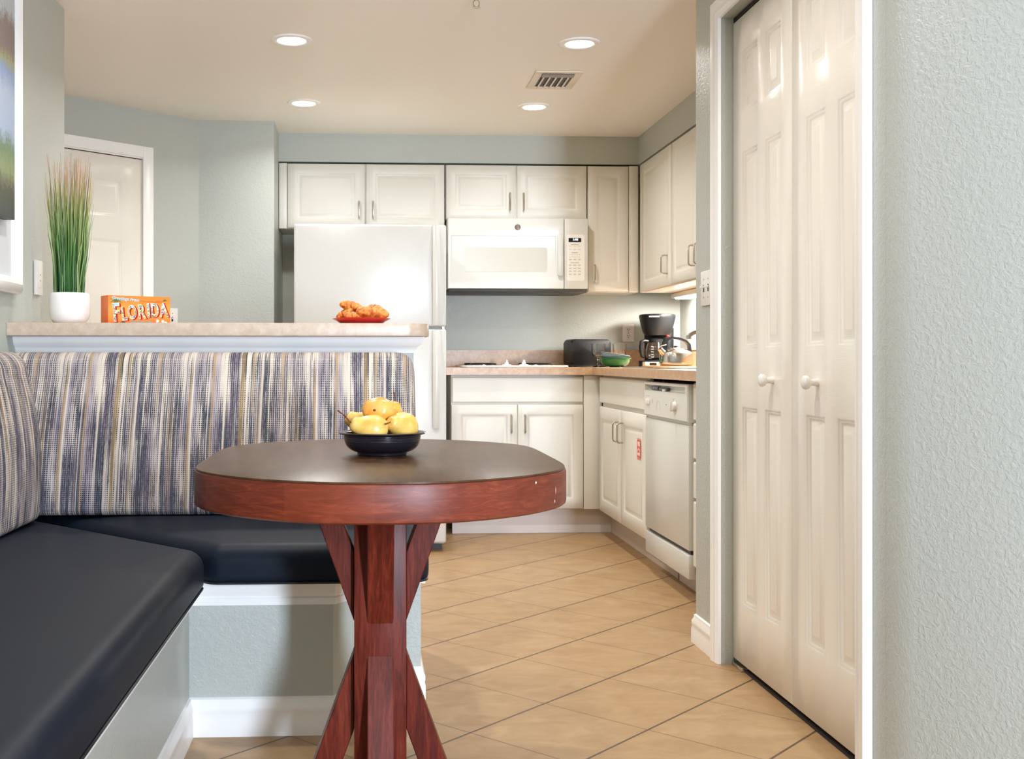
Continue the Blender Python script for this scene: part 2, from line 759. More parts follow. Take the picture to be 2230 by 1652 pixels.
def cab_door(parent, x0, x1, z0, z1, hx=None, hz=None, name='door', margin=.052, y=0):
    mb = MB()
    w = x1 - x0
    m = min(margin, w * .30)
    panel_board(mb, x0, x1, z0, z1, .019, [(x0 + m, x1 - m, z0 + m, z1 - m)], CABP)
    d = mb.build(name, M['cab'], parent, smooth=50)
    if hx is not None:
        pull(d, hx, hz[0], hz[1])
    return d


# ================================================================== SETTING
ZC = 2.255
# floor & ceiling
struct(MB().box(-3.2, 3.6, -6.2, 7.0, -.1, 0).build('floor', M['floor']))
struct(MB().box(-3.2, 3.6, -6.2, 7.0, ZC, ZC + .1).build('ceiling', M['ceiling']))
# left wall of the dining nook, ends beside the bar
struct(MB().box(-1.24, -1.109, -1.4, 4.13, 0, ZC).build('wall_left', M['wall']))
# diagonal hallway wall with the panelled door
DIR = Vector((.7272, .6864))
HALL_END = Vector((-.897, 6.006))
hall_ang = math.atan2(DIR.y, DIR.x)
# local frame: x runs along the wall toward the kitchen (0 at its right end), front faces -y
hall_door_x1 = -.345   # right edge of the door slab
hall_door_x0 = hall_door_x1 - .76
mbw = MB()
mbw.box(-2.3, hall_door_x0 - .012, 0, .12, 0, ZC)
mbw.box(hall_door_x1 + .012, 0, 0, .12, 0, ZC)
mbw.box(hall_door_x0 - .012, hall_door_x1 + .012, 0, .12, 2.012, ZC)
struct(mbw.build('wall_hallway', M['wall'], loc=(HALL_END.x, HALL_END.y, 0), rot=(0, 0, hall_ang)))
struct(MB().box(-2.62, -2.5, 3.0, 5.2, 0, ZC).build('wall_hallway_left', M['wall']))
struct(MB().box(-2.62, -1.24, 2.9, 3.0, 0, ZC).build('wall_hallway_near', M['wall']))
# wall beside the refrigerator with its return
struct(MB().prism([(-.897, 6.006), (-.493, 6.006), (-.493, 6.64), (-.60, 6.64), (-.60, 6.12), (-.897, 6.12)], 0, ZC).build('wall_alcove', M['wall']))
struct(MB().box(-.62, 2.05, 6.64, 6.76, 0, ZC).build('wall_back', M['wall']))
struct(MB().box(1.92, 2.05, 3.55, 6.64, 0, ZC).build('wall_right', M['wall']))
# soffit over the wall cabinets
struct(MB().prism([(-.493, 6.325), (1.585, 6.325), (1.585, 3.7), (1.92, 3.7), (1.92, 6.64), (-.493, 6.64)], 2.094, ZC).build('wall_soffit', M['wall']))
# closet block with the bifold doors
YD0, YD1 = 2.452, 3.437      # door opening along the closet wall
mbw = MB()
mbw.box(1.125, 1.245, YD1, 3.70, 0, ZC)
mbw.box(1.125, 1.245, 2.3305, YD0, 0, ZC)
mbw.box(1.125, 1.245, YD0, YD1, 2.05, ZC)
mbw.box(1.245, 2.05, 3.58, 3.70, 0, ZC)
mbw.box(1.95, 2.05, 2.33, 3.58, 0, ZC)
struct(mbw.build('wall_closet', M['wall']))
struct(MB().prism([(1.125, 2.21), (1.800, 1.108), (1.94, 1.108), (1.26, 2.33), (1.125, 2.33)], 0, ZC).build('wall_near', M['wall']))
struct(MB().box(1.94, 3.32, 1.108, 1.23, 0, ZC).build('wall_near_return', M['wall']))
struct(MB().box(3.2, 3.32, -1.4, 1.108, 0, ZC).build('wall_living_right', M['wall']))
# rear wall with an added window opening for the key light
WX0, WX1, WZ0, WZ1 = .92, 1.28, .45, 1.70
mbw = MB()
mbw.box(-1.24, WX0, -1.5, -1.4, 0, ZC)
mbw.box(WX1, 3.32, -1.5, -1.4, 0, ZC)
mbw.box(WX0, WX1, -1.5, -1.4, 0, WZ0)
mbw.box(WX0, WX1, -1.5, -1.4, WZ1, ZC)
struct(mbw.build('wall_rear', M['wall']))
wf = MB()
for a, b, c, d in ((WX0, WX0 + .05, WZ0, WZ1), (WX1 - .05, WX1, WZ0, WZ1), (WX0 + .05, WX1 - .05, WZ0, WZ0 + .05), (WX0 + .05, WX1 - .05, WZ1 - .05, WZ1)):
    wf.box(a, b, -1.49, -1.42, c, d)
struct(wf.build('window_added', M['trim']))  # made-up window frame round the key light opening

# ---- half wall and bench bases
KX = .157
struct(MB().box(-1.109, KX, 3.565, 3.70, 0, 1.036).build('wall_half', M['wall']))
bench = [(-1.109, .62), (-.449, .62), (-.449, 2.843), (-.082, 2.843), (.112, 3.10), (KX, 3.10), (KX, 3.565), (-1.109, 3.565)]
struct(MB().prism(bench, 0, .384).build('wall_bench', M['wall']))

BASE = [(0, 0), (.013, 0), (.013, .045), (.0105, .058), (.012, .062), (.012, .074), (.006, .086), (.006, .094), (0, .098)]
struct(MB().sweep([(-.449, .62), (-.449, 2.843), (-.082, 2.843), (.112, 3.10), (KX, 3.10), (KX, 3.70)], BASE).build('baseboard_bench', M['trim']))
TRIMP = [(0, .335), (.012, .335), (.012, .352), (.009, .356), (.012, .361), (.012, .378), (.016, .384), (.016, .398), (0, .398)]
struct(MB().sweep([(-.449, .62), (-.449, 2.843), (-.082, 2.843), (.112, 3.10), (KX, 3.10), (KX, 3.565)], TRIMP).build('trim_1', M['trim']))
CROWN = [(0, .983), (.008, .983), (.010, .992), (.014, .998), (.020, 1.003), (.034, 1.011), (.043, 1.022), (.046, 1.030), (.050, 1.0355), (0, 1.0355)]
struct(MB().sweep([(-1.109, 3.565), (KX, 3.565), (KX, 3.70)], [(o * .72, z) for o, z in CROWN]).build('trim_2', M['trim']))
# closet end baseboard
struct(MB().sweep([(1.125, 3.70), (1.125, 3.50)][::-1] if False else [(1.245, 3.70), (1.125, 3.70), (1.125, 3.505)], [(o, z) for o, z in BASE]).build('baseboard_closet', M['trim']))
struct(MB().sweep([(1.125, 2.21), (1.800, 1.108)], BASE).build('baseboard_near', M['trim']))
struct(MB().box(1.166, 1.94, 2.335, 3.575, 0, .006).build('floor_closet_shade', plain('dark closet shade', '2b2420', .9)))  # dark slab painted in for the shade under the bifold doors

# ---- hallway door with casing
hx = thing('door_1', 'x', 'door', (HALL_END.x, HALL_END.y, 0), hall_ang)
del hx['label'], hx['category']
struct(hx)
mb = MB()
a, b = hall_door_x0, hall_door_x1
pw0, pw1 = .117, .117 + .215
cols = [(b - pw1, b - pw0), (a + pw0, a + pw1)]
pan = [(c0, c1, z0, z1) for c0, c1 in cols for z0, z1 in ((1.685, 1.88), (.985, 1.575), (.23, .83))]
panel_board(mb, a, b, .012, 1.998, .035, pan, DOORP)
mb.build('door_leaf', M['door'], hx, loc=(0, .006, 0), smooth=50)
cas = MB()
CW = .062
for x0, x1, z0, z1 in ((a - .012 - CW, a + .003, 0, 2.066), (b - .003, b + .012 + CW - .015, 0, 2.066), (a + .003, b - .003, 2.008, 2.066)):
    cas.box(x0, x1, -.009, -.0005, z0, z1, .004)
cas.build('casing', M['trim'], hx)
MB().box(a + .003, b - .003, .004, .03, 1.999, 2.0095).build('gap_shade', plain('brown gap shade', '6b4534', .7), hx)  # brown strip paints the shaded gap above the door leaf
jb = MB()
jb.box(a - .012, a - .002, .002, .115, 0, 2.01)
jb.box(b + .002, b + .012, .002, .115, 0, 2.01)
jb.box(a - .002, b + .002, .002, .115, 2.001, 2.011)
jb.build('jamb', M['trim'], hx)

# ---- bifold closet doors
bf = thing('door_2', 'x', 'door', (1.16, YD1, 0), -PI / 2)
del bf['label'], bf['category']
struct(bf)
LW = .475
for k in range(2):
    x0 = .012 + k * (LW + .006)
    x1 = x0 + LW
    if k == 0:
        cc = [(x0 + .083, x0 + .215), (x0 + .275, x0 + .400)]
    else:
        cc = [(x0 + .093, x0 + .215), (x0 + .287, x0 + .405)]
    pan = [(p, q, z0, z1) for p, q in cc for z0, z1 in ((1.722, 1.914), (.995, 1.602), (.207, .818))]
    mb = MB()
    panel_board(mb, x0, x1, .022, 2.022, .030, pan, [(0, 0), (.004, .004), (.008, .004), (.013, .009), (.017, .0095), (.038, .003), (.040, .003)])
    leaf = mb.build('door_leaf', M['door'], bf, smooth=50)
    kx = (.352 if k == 0 else .663)
    kb = MB().lathe([(0, 0), (.011, 0), (.010, .006), (.0085, .014), (.010, .020), (.016, .024), (.0185, .030), (.0175, .036), (.012, .040), (0, .0415)],
                    (kx, .0, .903), 24, Mx=Matrix.Rotation(PI / 2, 4, 'X'))
    kb.build('knob', M['ceramic'], leaf)
cas = MB()
# profiled casing round the opening, on the wall face (local y = -.035)
fy = -.0355
CP = [(0, 0), (0, .010), (.010, .014), (.018, .016), (.024, .013), (.032, .0165), (.044, .018), (.056, .0185), (.062, .012), (.066, 0)]


def casing_strip(mb, p0, p1, d_out):
    """strip from p0 to p1 (x,z), growing along d_out with profile CP, mitred at p1 / p0 by scaling"""
    (x0, z0), (x1, z1) = p0, p1
    rows = []
    for o, h in CP:
        rows.append((o, h))
    return rows


def sweep_xz(mb, path, prof, y):
    P = [Vector(p) for p in path]
    rows = []
    n = len(P)
    for i in range(n):
        d0 = (P[i] - P[i - 1]).normalized() if i else (P[1] - P[0]).normalized()
        d1 = (P[i + 1] - P[i]).normalized() if i < n - 1 else d0
        n0, n1 = Vector((-d0.y, d0.x)), Vector((-d1.y, d1.x))
        m = (n0 + n1).normalized()
        k = 1 / m.dot(n0)
        rows.append([mb.bm.verts.new((P[i].x + m.x * o * k, y - h, P[i].y + m.y * o * k)) for o, h in prof])
    for A, B in zip(rows, rows[1:]):
        for k in range(len(prof) - 1):
            mb.bm.faces.new((A[k], A[k + 1], B[k + 1], B[k]))
        mb.bm.faces.new((A[-1], A[0], B[0], B[-1]))
    mb.bm.faces.new(rows[0])
    mb.bm.faces.new(rows[-1][::-1])


OW = YD1 - YD0
sweep_xz(cas, [(-.004 + .01, 0), (-.004 + .01, 2.040), (OW - .006, 2.040), (OW - .006, 0)], CP, fy)
cas.build('casing', M['trim'], bf, smooth=30)
jb = MB()
jb.box(.0005, .0055, -.034, .004, 0, 2.045)
jb.box(OW - .0055, OW - .0005, -.034, .004, 0, 2.045)
jb.box(.0055, OW - .0055, -.034, .004, 2.040, 2.0495)
jb.build('jamb', M['wall'], bf)
MB().box(.006, OW - .006, .004, .024, 2.026, 2.039).build('track', M['dark'], bf)
MB().box(.012, .10, -.004, .03, .0, .012, .002).build('pivot_bracket', M['steel'], bf)

# ================================================================== BAR COUNTER
r = .075
bar_poly = [(-1.108, 3.468), *arc(.205 - r, 3.468 + r, r, -90, 0), *arc(.205 - r, 3.86 - r, r, 0, 90), (-1.108, 3.86)]
bar = thing('bar_counter', 'pale beige laminate bar top on the half wall behind the striped bench', 'counter', (0, 0, 1.0365))
MB().prism(bar_poly, 0, .040, 0, .0015).build('countertop', M['bartop'], bar)
BZ = 1.0765

# ================================================================== BENCH CUSHIONS
def seat_cushion(name, poly, rad, z0, label, flat):
    pl = round_poly(poly, rad, 8)
    h = .098
    R = .046
    rings = []
    for o, z in ((.016, 0), (.006, .004), (.001, .012), (0, .022), (0, h - R)):
        rings.append([(x, y, z) for x, y in inset_poly(pl, o)])
    for k in range(1, 9):
        t = k / 8 * PI / 2
        rings.append([(x, y, h - R + R * math.sin(t)) for x, y in inset_poly(pl, R * (1 - math.cos(t)))])
    cx = sum(p[0] for p in pl) / len(pl)
    cy = sum(p[1] for p in pl) / len(pl)
    last = inset_poly(pl, R)
    for k in range(1, 7):
        t = k / 7
        s = 1 - t
        rings.append([(cx + (x - cx) * s, cy + (y - cy) * s, h + .008 * math.sin(min(1, t * 2.2) * PI / 2)) for x, y in last])
    t = thing(name, label, 'cushion', (0, 0, z0))
    MB().rings(rings).build('seat', M['vinyl'], t, smooth=60)
    pp = [(x, y, .003) for x, y in inset_poly(pl, .004)]
    MB().tube(pp, .0036, 6, closed=True).build('piping', M['piping'], t)
    return t


seat_cushion('seat_cushion', [(-1.10, .60), (-.393, .60), (-.393, 2.732), (-1.10, 3.43)], [.03, .05, .055, .03], .399,
             'dark vinyl seat cushion along the left wall, nearest the camera', 0)
seat_cushion('seat_cushion', [(-.383, 2.772), (.163, 2.772), (.163, 3.562), (-1.085, 3.562), (-1.085, 3.47)], [.055, .05, .03, .02, .02], .399,
             'dark vinyl seat cushion below the bar, partly hidden by the round table', 0)


def back_cushion(name, length, label, loc, rz, r0, r1, d0=.315, d1=.150, bulge=.030):
    """runs along local x from 0 to length; front faces -y, back plane y=0"""
    prof = []   # (y, z) from bottom back, along bottom, front up, over the top
    H = .478
    def front(z):
        t = z / H
        return -d0 + (d0 - d1) * t - bulge * math.sin(PI * t)
    prof.append((-.002, .0))
    prof.append((-d0 * .5, .0))
    prof.append((front(0) + .02, .0))
    for k in range(5):
        a = k / 4 * PI / 2
        prof.append((front(.02) + .022 * (1 - math.sin(a)), .022 - .022 * math.cos(a)))
    for k in range(1, 13):
        z = .022 + (H - .085) * k / 12
        prof.append((front(z), z))
    yt = front(H - .06)
    for k in range(1, 8):
        a = k / 7 * PI / 2
        prof.append((yt + .058 * (1 - math.cos(a)), H - .06 + .06 * math.sin(a) * 1.0))
    prof.append((-.03, H - .004))
    prof.append((-.002, H - .02))
    n = len(prof)
    acc = [0]
    for p, q in zip(prof, prof[1:]):
        acc.append(acc[-1] + math.hypot(q[0] - p[0], q[1] - p[1]))
    xs = [0]
    for e in (.004, .012, .024, .040, .06):
        xs.append(e)
    m = max(2, int(length / .08))
    xs += [.06 + (length - .12) * k / m for k in range(1, m)]
    for e in (.06, .040, .024, .012, .004, 0):
        xs.append(length - e)
    bm = bmesh.new()
    uvl = bm.loops.layers.uv.new('UVMap')
    rows = []
    for x in xs:
        d0, d1 = x, length - x
        s = 0
        for d, rr in ((d0, r0), (d1, r1)):
            if rr and d < rr:
                s = max(s, rr - math.sqrt(max(0, rr * rr - (rr - d) ** 2)))
        row = []
        for y, z in prof:
            zz = z - s * (z / H) ** 6 if z > .1 else z + s * .0
            yy = y + s * .85 if y < -.06 else y
            row.append(bm.verts.new((x, min(yy, -.001), zz)))
        rows.append(row)
    for i in range(len(xs) - 1):
        for k in range(n - 1):
            f = bm.faces.new((rows[i][k], rows[i + 1][k], rows[i + 1][k + 1], rows[i][k + 1]))
            for lp, (ii, kk) in zip(f.loops, ((i, k), (i + 1, k), (i + 1, k + 1), (i, k + 1))):
                lp[uvl].uv = (xs[ii], acc[kk])
        f = bm.faces.new((rows[i][n - 1], rows[i + 1][n - 1], rows[i + 1][0], rows[i][0]))
    for row, x in ((rows[0], 0), (rows[-1], length)):
        f = bm.faces.new(row)
        for lp in f.loops:
            lp[uvl].uv = (x + lp.vert.co.y, lp.vert.co.z + .3)
    mb = MB()
    mb.bm.free()
    mb.bm = bm
    o = mb.build(name, M['fabric'], None, loc, (0, 0, rz), smooth=60)
    return tag(o, label, 'cushion')


back_cushion('back_cushion', 1.258, 'striped woven back cushion leaning on the half wall under the bar', (-1.104, 3.562, .5065), 0, .02, .055)
# left one runs along the left wall: local x -> -Y
# left one leans on the left wall: its front (-y) faces +X, its local x runs along +Y
back_cushion('back_cushion', 2.545, 'striped woven back cushion against the left wall, cut off by the photo edge', (-1.107, .66, .5065), PI / 2, .03, .045, .186, .140, .026)

# ================================================================== TABLE
TX, TY, TZ = .031, 2.288, .762
tb = thing('dining_table', 'mahogany pedestal dining table with rounded clipped top in the middle of the nook', 'table', (TX, TY, 0))
half = [(0, -.500), (.09, -.491), (.175, -.455), (.25, -.400), (.308, -.330), (.338, -.270), (.350, -.205), (.353, -.12), (.353, 0)]
qd = half + [(x, -y) for x, y in half[-2::-1]]
outl = qd + [(-x, y) for x, y in qd[-2:0:-1]]
# resample smooth (Catmull-Rom)
def smooth_loop(P, k=4):
    out = []
    n = len(P)
    for i in range(n):
        p0, p1, p2, p3 = [Vector(P[(i + j) % n]) for j in (-1, 0, 1, 2)]
        for t in [q / k for q in range(k)]:
            out.append(tuple(.5 * ((2 * p1) + (p2 - p0) * t + (2 * p0 - 5 * p1 + 4 * p2 - p3) * t * t + (3 * p1 - p0 - 3 * p2 + p3) * t ** 3)))
    return out


outl = smooth_loop(outl)
rg = lambda o, z: [(x, y, z) for x, y in inset_poly(outl, o)]
MB().rings([rg(.003, -.0035 + TZ), rg(.003, -.0005 + TZ), rg(.0045, TZ)]).build('tabletop', M['wood_top'], tb)
MB().rings([rg(.006, .692), rg(.001, .6955), rg(0, .700), rg(0, .7525), rg(.0012, .757), rg(.004, .7585)]).build('edge_band', M['wood_edge'], tb)
MB().box(-.053, .053, -.053, .053, .0, .690, .002).build('post', M['wood_post'], tb)


def strut(a, poly, name):
    """poly in (r, z) profile, thickness .052, swung to angle a"""
    mb = MB()
    t = .0265
    R = Matrix.Rotation(a, 4, 'Z')
    lo = [mb.bm.verts.new(R @ Vector((r_, -t, z))) for r_, z in poly]
    hi = [mb.bm.verts.new(R @ Vector((r_, t, z))) for r_, z in poly]
    fs = [mb.bm.faces.new(lo), mb.bm.faces.new(hi[::-1])]
    n = len(poly)
    for i in range(n):
        j = (i + 1) % n
        fs.append(mb.bm.faces.new((lo[i], hi[i], hi[j], lo[j])))
    bmesh.ops.recalc_face_normals(mb.bm, faces=mb.bm.faces)
    bmesh.ops.bevel(mb.bm, geom=list(mb.bm.edges), offset=.0018, segments=1, affect='EDGES')
    mb.build(name, M['wood_post'], tb, recalc=True)


for k in range(4):
    a = k * PI / 2
    strut(a, [(.0535, .425), (.148, .690), (.098, .690), (.0535, .566)], 'brace')
    strut(a, [(.0535, .362), (.0535, .204), (.128, 0), (.186, 0)], 'leg')
chip = plain('pale paint chip', 'e8e0d8', .6)
for cx, cy, nx, ny, z, w, h in ((.2645, -.3865, .76, -.65, .7475, .0028, .0028), (.3065, -.3345, .80, -.60, .7085, .0012, .0035), (.3085, -.3315, .80, -.60, .727, .0007, .008)):
    mb = MB()
    mb.quad([(cx + nx * .0012 - ny * w * u_, cy + ny * .0012 + nx * w * u_, z + h * v_) for u_, v_ in ((-1, .3), (-.3, -1), (.4, -.5), (1, .2), (.3, .5), (0, 1))])
    mb.build('chip', chip, tb, smooth=0)
MB().box(-.2, .2, -.06, .06, .6885, .6915).build('mounting_plate', M['dark'], tb)

# ================================================================== FRUIT BOWL
BX, BY = .036, 2.312
outer = smooth_prof([(.053, .006), (.060, .0078), (.0685, .0125), (.0755, .0200), (.0790, .0290), (.0805, .0370), (.0812, .0420)], 5)
inner = smooth_prof([(.0795, .0455), (.0765, .0400), (.0735, .0260), (.0660, .0160), (.0500, .0115), (.0200, .0105)], 5)
bw = MB().lathe([(0, .0065), (.040, .006), (.047, .002), (.050, 0), (.052, .001)] + outer + [(.087, .0432), (.0905, .0445), (.0922, .0462), (.0915, .0478), (.0880, .0484)] + inner + [(0, .0105)], seg=64)
for z, rr in ((.0365, .0804), (.0335, .0799), (.0305, .0793)):
    bw.tube([(rr * math.cos(i / 64 * 2 * PI), rr * math.sin(i / 64 * 2 * PI), z) for i in range(64)], .00055, 5, closed=True)
tag(bw.build('fruit_bowl', M['bowl'], loc=(BX, BY, TZ + .0005), smooth=50), 'dark plum glazed bowl of pears standing on the mahogany table', 'bowl')


def pear(loc, axis, scale, label, mat, stemdir=None, roll=0, L=1.0):
    prof = [(0, -.036), (.010, -.0355), (.022, -.032), (.031, -.022), (.0345, -.008), (.033, .005), (.028, .017), (.022, .028), (.0185, .037), (.0155, .045), (.010, .050), (.003, .0505), (0, .049)]
    rotq = Vector(axis).to_track_quat('Z', 'Y')
    pr = smooth_prof([(r_ * 1.0, z * L) for r_, z in prof])
    mb = MB()
    mb.lathe(pr, seg=40)
    for v in mb.bm.verts:
        b = max(0, v.co.z) ** 2
        v.co.x += b * 2.2
        q = mnoise.noise(v.co * 40 + Vector(loc) * 9) * .0012
        v.co += v.co.normalized() * q
    t = thing('pear', label, 'pear', loc, 0, 'pears in the bowl')
    t.rotation_mode = 'QUATERNION'
    t.rotation_quaternion = rotq
    t.scale = (scale,) * 3
    MB_obj = mb.build('flesh', mat, t, smooth=80)
    sd = Vector(stemdir or (0.2, 0, 1)).normalized()
    base = Vector((.0050, 0, .0485 * L))
    pts = [base - sd * .003, base + sd * .009, base + sd * .018 + Vector((.002, .001, .0)), base + sd * .027 + Vector((.006, .002, 0))]
    MB().tube(pts, [.0016, .0014, .0016, .0022], 7).build('stem', M['stem'], t)
    MB().lathe([(0, -.0375 * L), (.003, -.0365 * L), (.0045, -.0345 * L)], seg=10).build('blossom_end', M['stem'], t)
    return t


pear((.014, 2.268, .8185), (-1, -.12, .30), .90, 'pale yellow pear lying at the front left of the bowl', M['pear'], (-.1, .5, 1))
pear((.0765, 2.296, .8215), (-.66, -.75, .26), .91, 'pale yellow pear at the front right with its stem toward the camera', M['pear'], (.1, -.45, 1))
pear((.000, 2.349, .8205), (-.9, -.05, .46), .89, 'yellow pear at the back left behind the lying one', M['pear'], (-.15, .05, 1))
pear((.059, 2.358, .831), (.16, .1, .95), .82, 'golden pear upright at the back right, stem pointing up', M['pear_gold'], (.25, -.1, 1))
pear((.030, 2.310, .8545), (.30, .92, -.06), 1.0, 'golden orange pear on top of the pile in the bowl', M['pear_gold']).scale = (1.02, .80, .95)

# ================================================================== ON THE BAR
# grass in a pot
pt = thing('potted_grass', 'tall green ornamental grass in a white pot on the left end of the bar', 'plant', (-.958, 3.63, BZ + .0005))
MB().lathe([(0, .002), (.044, .001), (.052, .006), (.060, .018), (.0635, .035), (.0645, .06), (.0635, .085), (.061, .098), (.059, .1005), (.0565, .098), (.0575, .08), (.0575, .072), (0, .072)],
           seg=48).build('pot', M['ceramic'], pt, smooth=50)
mb = MB()
rnd = random.Random(3)
for i in range(330):
    a = rnd.random() * 2 * PI
    rr = .047 * math.sqrt(rnd.random())
    bx, by = rr * math.cos(a), rr * math.sin(a)
    h = .20 + .27 * rnd.random() ** .7
    if rnd.random() < .35:
        h = .34 + .145 * rnd.random()
    lean = .75 + .6 * rnd.random()
    w = .0014 + .0014 * rnd.random()
    tx, ty = bx * lean + rnd.uniform(-.012, .012), by * lean + rnd.uniform(-.012, .012)
    kink = rnd.uniform(-.004, .004)
    n = 6
    prev = None
    fa = rnd.random() * PI
    for k in range(n + 1):
        t = k / n
        x = bx + (tx * 1.0 - bx * .0) * (t ** 1.6) * .62 + kink * math.sin(t * 9)
        y = by + (ty * 1.0) * (t ** 1.6) * .62
        z = .073 + h * t
        ww = w * (1 - t ** 1.5) + .0004
        p = [(x - ww * math.cos(fa), y - ww * math.sin(fa), z), (x + ww * math.cos(fa), y + ww * math.sin(fa), z)]
        cur = [mb.bm.verts.new(q) for q in p]
        if prev:
            mb.bm.faces.new((prev[0], prev[1], cur[1], cur[0]))
        prev = cur
gr = mb.build('grass', M['grass'], pt, recalc=False)
gr['kind'] = 'stuff'

# souvenir candy box
def cmat(name, hexc, r=.4):
    if name not in M:
        M[name] = plain(name, hexc, r)
    return M[name]


def box_front():
    n = NT('orange sunset carton')
    o = n.coord()
    x, y, z = sep(n, o)
    f = n.math('ADD', z, n.math('MULTIPLY', n.noise(n.mapping(o, (18, 1, 40)), 1, 4, .6), .03))
    c = n.ramp(n.math('DIVIDE', f, .11), [(.1, lin('e0662a')), (.35, lin('ec8a34')), (.6, lin('f09a3c')), (.9, lin('ea8228'))])
    return n.set(c, .4)


cb = thing('candy_box', 'orange souvenir candy carton reading FLORIDA standing on the bar', 'box', (-.828, 3.60, BZ + .0005), math.radians(33))
CWD, CHT, CDP = .213, .093, .066
MB().box(0, CWD, 0, CDP, 0, CHT, .001).build('carton', [cmat('orange carton', 'e06a1c')], cb)
MB().box(.001, CWD - .001, -.0006, 0, .001, CHT - .001).build('front_print', box_front(), cb)
FR = Matrix.Rotation(PI / 2, 4, 'X')


def at_front(x, z, d=.001, rot=0):
    return Matrix.Translation((x, -d, z)) @ FR @ Matrix.Rotation(rot, 4, 'Z')


# picture letters: red block shade, cream outline, colourful face
letters = [('F', .027, .0345, .084, .66), ('L', .053, .032, .060, .66), ('O', .080, .0375, .062, .62), ('R', .112, .040, .064, .66), ('I', .136, .0445, .062, .85), ('D', .158, .046, .062, .62), ('A', .189, .047, .064, .66)]


def face_paint():
    n = NT('postcard letter scenes')
    o = n.coord()
    x, y, z = sep(n, o)
    v = n.n('ShaderNodeTexVoronoi')
    n.l(n.mapping(o, (240, 1, 280)), v.inputs['Vector'])
    v.inputs['Scale'].default_value = 1
    hue = n.n('ShaderNodeSeparateColor')
    n.l(v.outputs['Color'], hue.inputs[0])
    low = n.ramp(hue.outputs[0], [(.0, lin('d9a45c')), (.25, lin('efd9a8')), (.45, lin('8a6a3e')), (.6, lin('7a68a8')), (.8, lin('f0e0c0')), (.95, lin('6d7c46'))], 'CONSTANT')
    hi = n.ramp(hue.outputs[1], [(.0, lin('9cc3d6')), (.3, lin('c9d8dd')), (.55, lin('5f6b74')), (.7, lin('b9cfd9')), (.9, lin('7a9a78'))], 'CONSTANT')
    c = n.mix(n.math('GREATER_THAN', n.math('ADD', z, n.math('MULTIPLY', n.noise(o, 90), .02)), .064), low, hi)
    return n.set(c, .4)


mb = MB()
for ch, x, z, s, wx in letters:
    for q in range(7):
        mb.text(ch, s, at_front(x + .0014 * q * .7, z - .0006 * q * .6, .0010, .10), 0, .0002, .0022, sx=wx)
mb.build('lettering_shade', cmat('red block shade', 'd9421f'), cb, smooth=0)
mb = MB()
for ch, x, z, s, wx in letters:
    mb.text(ch, s, at_front(x, z, .0014, .10), 0, .0002, .0020, sx=wx)
mb.build('lettering_outline', cmat('cream outline', 'f2e2c0'), cb, smooth=0)
mb = MB()
for ch, x, z, s, wx in letters:
    mb.text(ch, s, at_front(x, z, .0018, .10), 0, .0002, .0006, sx=wx)
lt = mb.build('lettering', face_paint(), cb, smooth=0)
mb = MB()
mb.text('Greetings', .0145, at_front(.040, .0835, .0014, -.06), 0, .0003, .0004, .25)
mb.text('From', .0145, at_front(.088, .0800, .0014, -.06), 0, .0003, .0004, .25)
mb.build('greeting_lettering', cmat('sky blue lettering', '9fd4e6'), cb, smooth=0)
mb = MB()
mb.text('Orange Lake Resort', .0072, at_front(.135, .0765, .0014, -.04), 0, .0002, .0001)
mb.build('resort_lettering', cmat('rust lettering', 'c5742f'), cb, smooth=0)
mb = MB()
mb.text('Salt Water Taffy', .0125, at_front(.112, .0085, .0014, -.02), 0, .0003, .0004, sx=.86)
mb.build('taffy_lettering', cmat('grey blue lettering', '8fa9ae'), cb, smooth=0)
def leaf(mb, x, z, a, L, w):
    dx, dz = math.cos(a), math.sin(a)
    pts = []
    for t, ww in ((0, .1), (.25, 1), (.6, .8), (1, 0)):
        pts.append((t, ww))
    up = [(x + dx * t * L - dz * ww * w, -.0009, z + dz * t * L + dx * ww * w - .004 * t * t) for t, ww in pts]
    dn = [(x + dx * t * L + dz * ww * w, -.0009, z + dz * t * L - dx * ww * w - .004 * t * t) for t, ww in pts[::-1]]
    mb.quad(up + dn[1:])


for px_, pz_, angs, L_, w_ in ((.027, .080, (2.9, 3.5, 4.1, 4.7, 5.3, 5.9, 6.4, .35), .024, .0022),
                              (.194, .079, (.6, 1.2, 1.8, 2.4, 3.0), .012, .0018), (.050, .004, (.4, 1.2, 2.0, 2.8), .013, .003)):
    mb = MB()
    for a in angs:
        leaf(mb, px_, pz_, a, L_, w_)
    mb.build('palm_print', cmat('palm green print', '62703a'), cb, smooth=0)
mb = MB()
for x, z, rr in ((.168, .013, .006), (.186, .012, .0055), (.177, .004, .005), (.196, .008, .005), (.164, .005, .004)):
    mb.quad([(x + rr * math.cos(k / 10 * 2 * PI), -.0012, z + rr * .8 * math.sin(k / 10 * 2 * PI)) for k in range(10)])
mb.build('blossom_print', cmat('white blossom print', 'f6ece4'), cb, smooth=0)
mb = MB()
mb.quad([(.172 + .016 * math.cos(k / 12 * PI), -.0008, .072 + .009 * math.sin(k / 12 * PI)) for k in range(13)])
mb.build('sun_print', cmat('orange sun print', 'ec6a26'), cb, smooth=0)

# red plate of croissants
PX, PY = -.012, 3.60
pl = MB().lathe([(0, .002), (.055, .0), (.066, .001), (.078, .009), (.094, .0165), (.0955, .0185), (.093, .019), (.076, .0125), (.064, .006), (0, .005)], seg=48)
tag(pl.build('plate', M['red_plate'], loc=(PX, PY, BZ + .0005), smooth=50), 'glossy red plate holding croissants on the bar', 'plate')


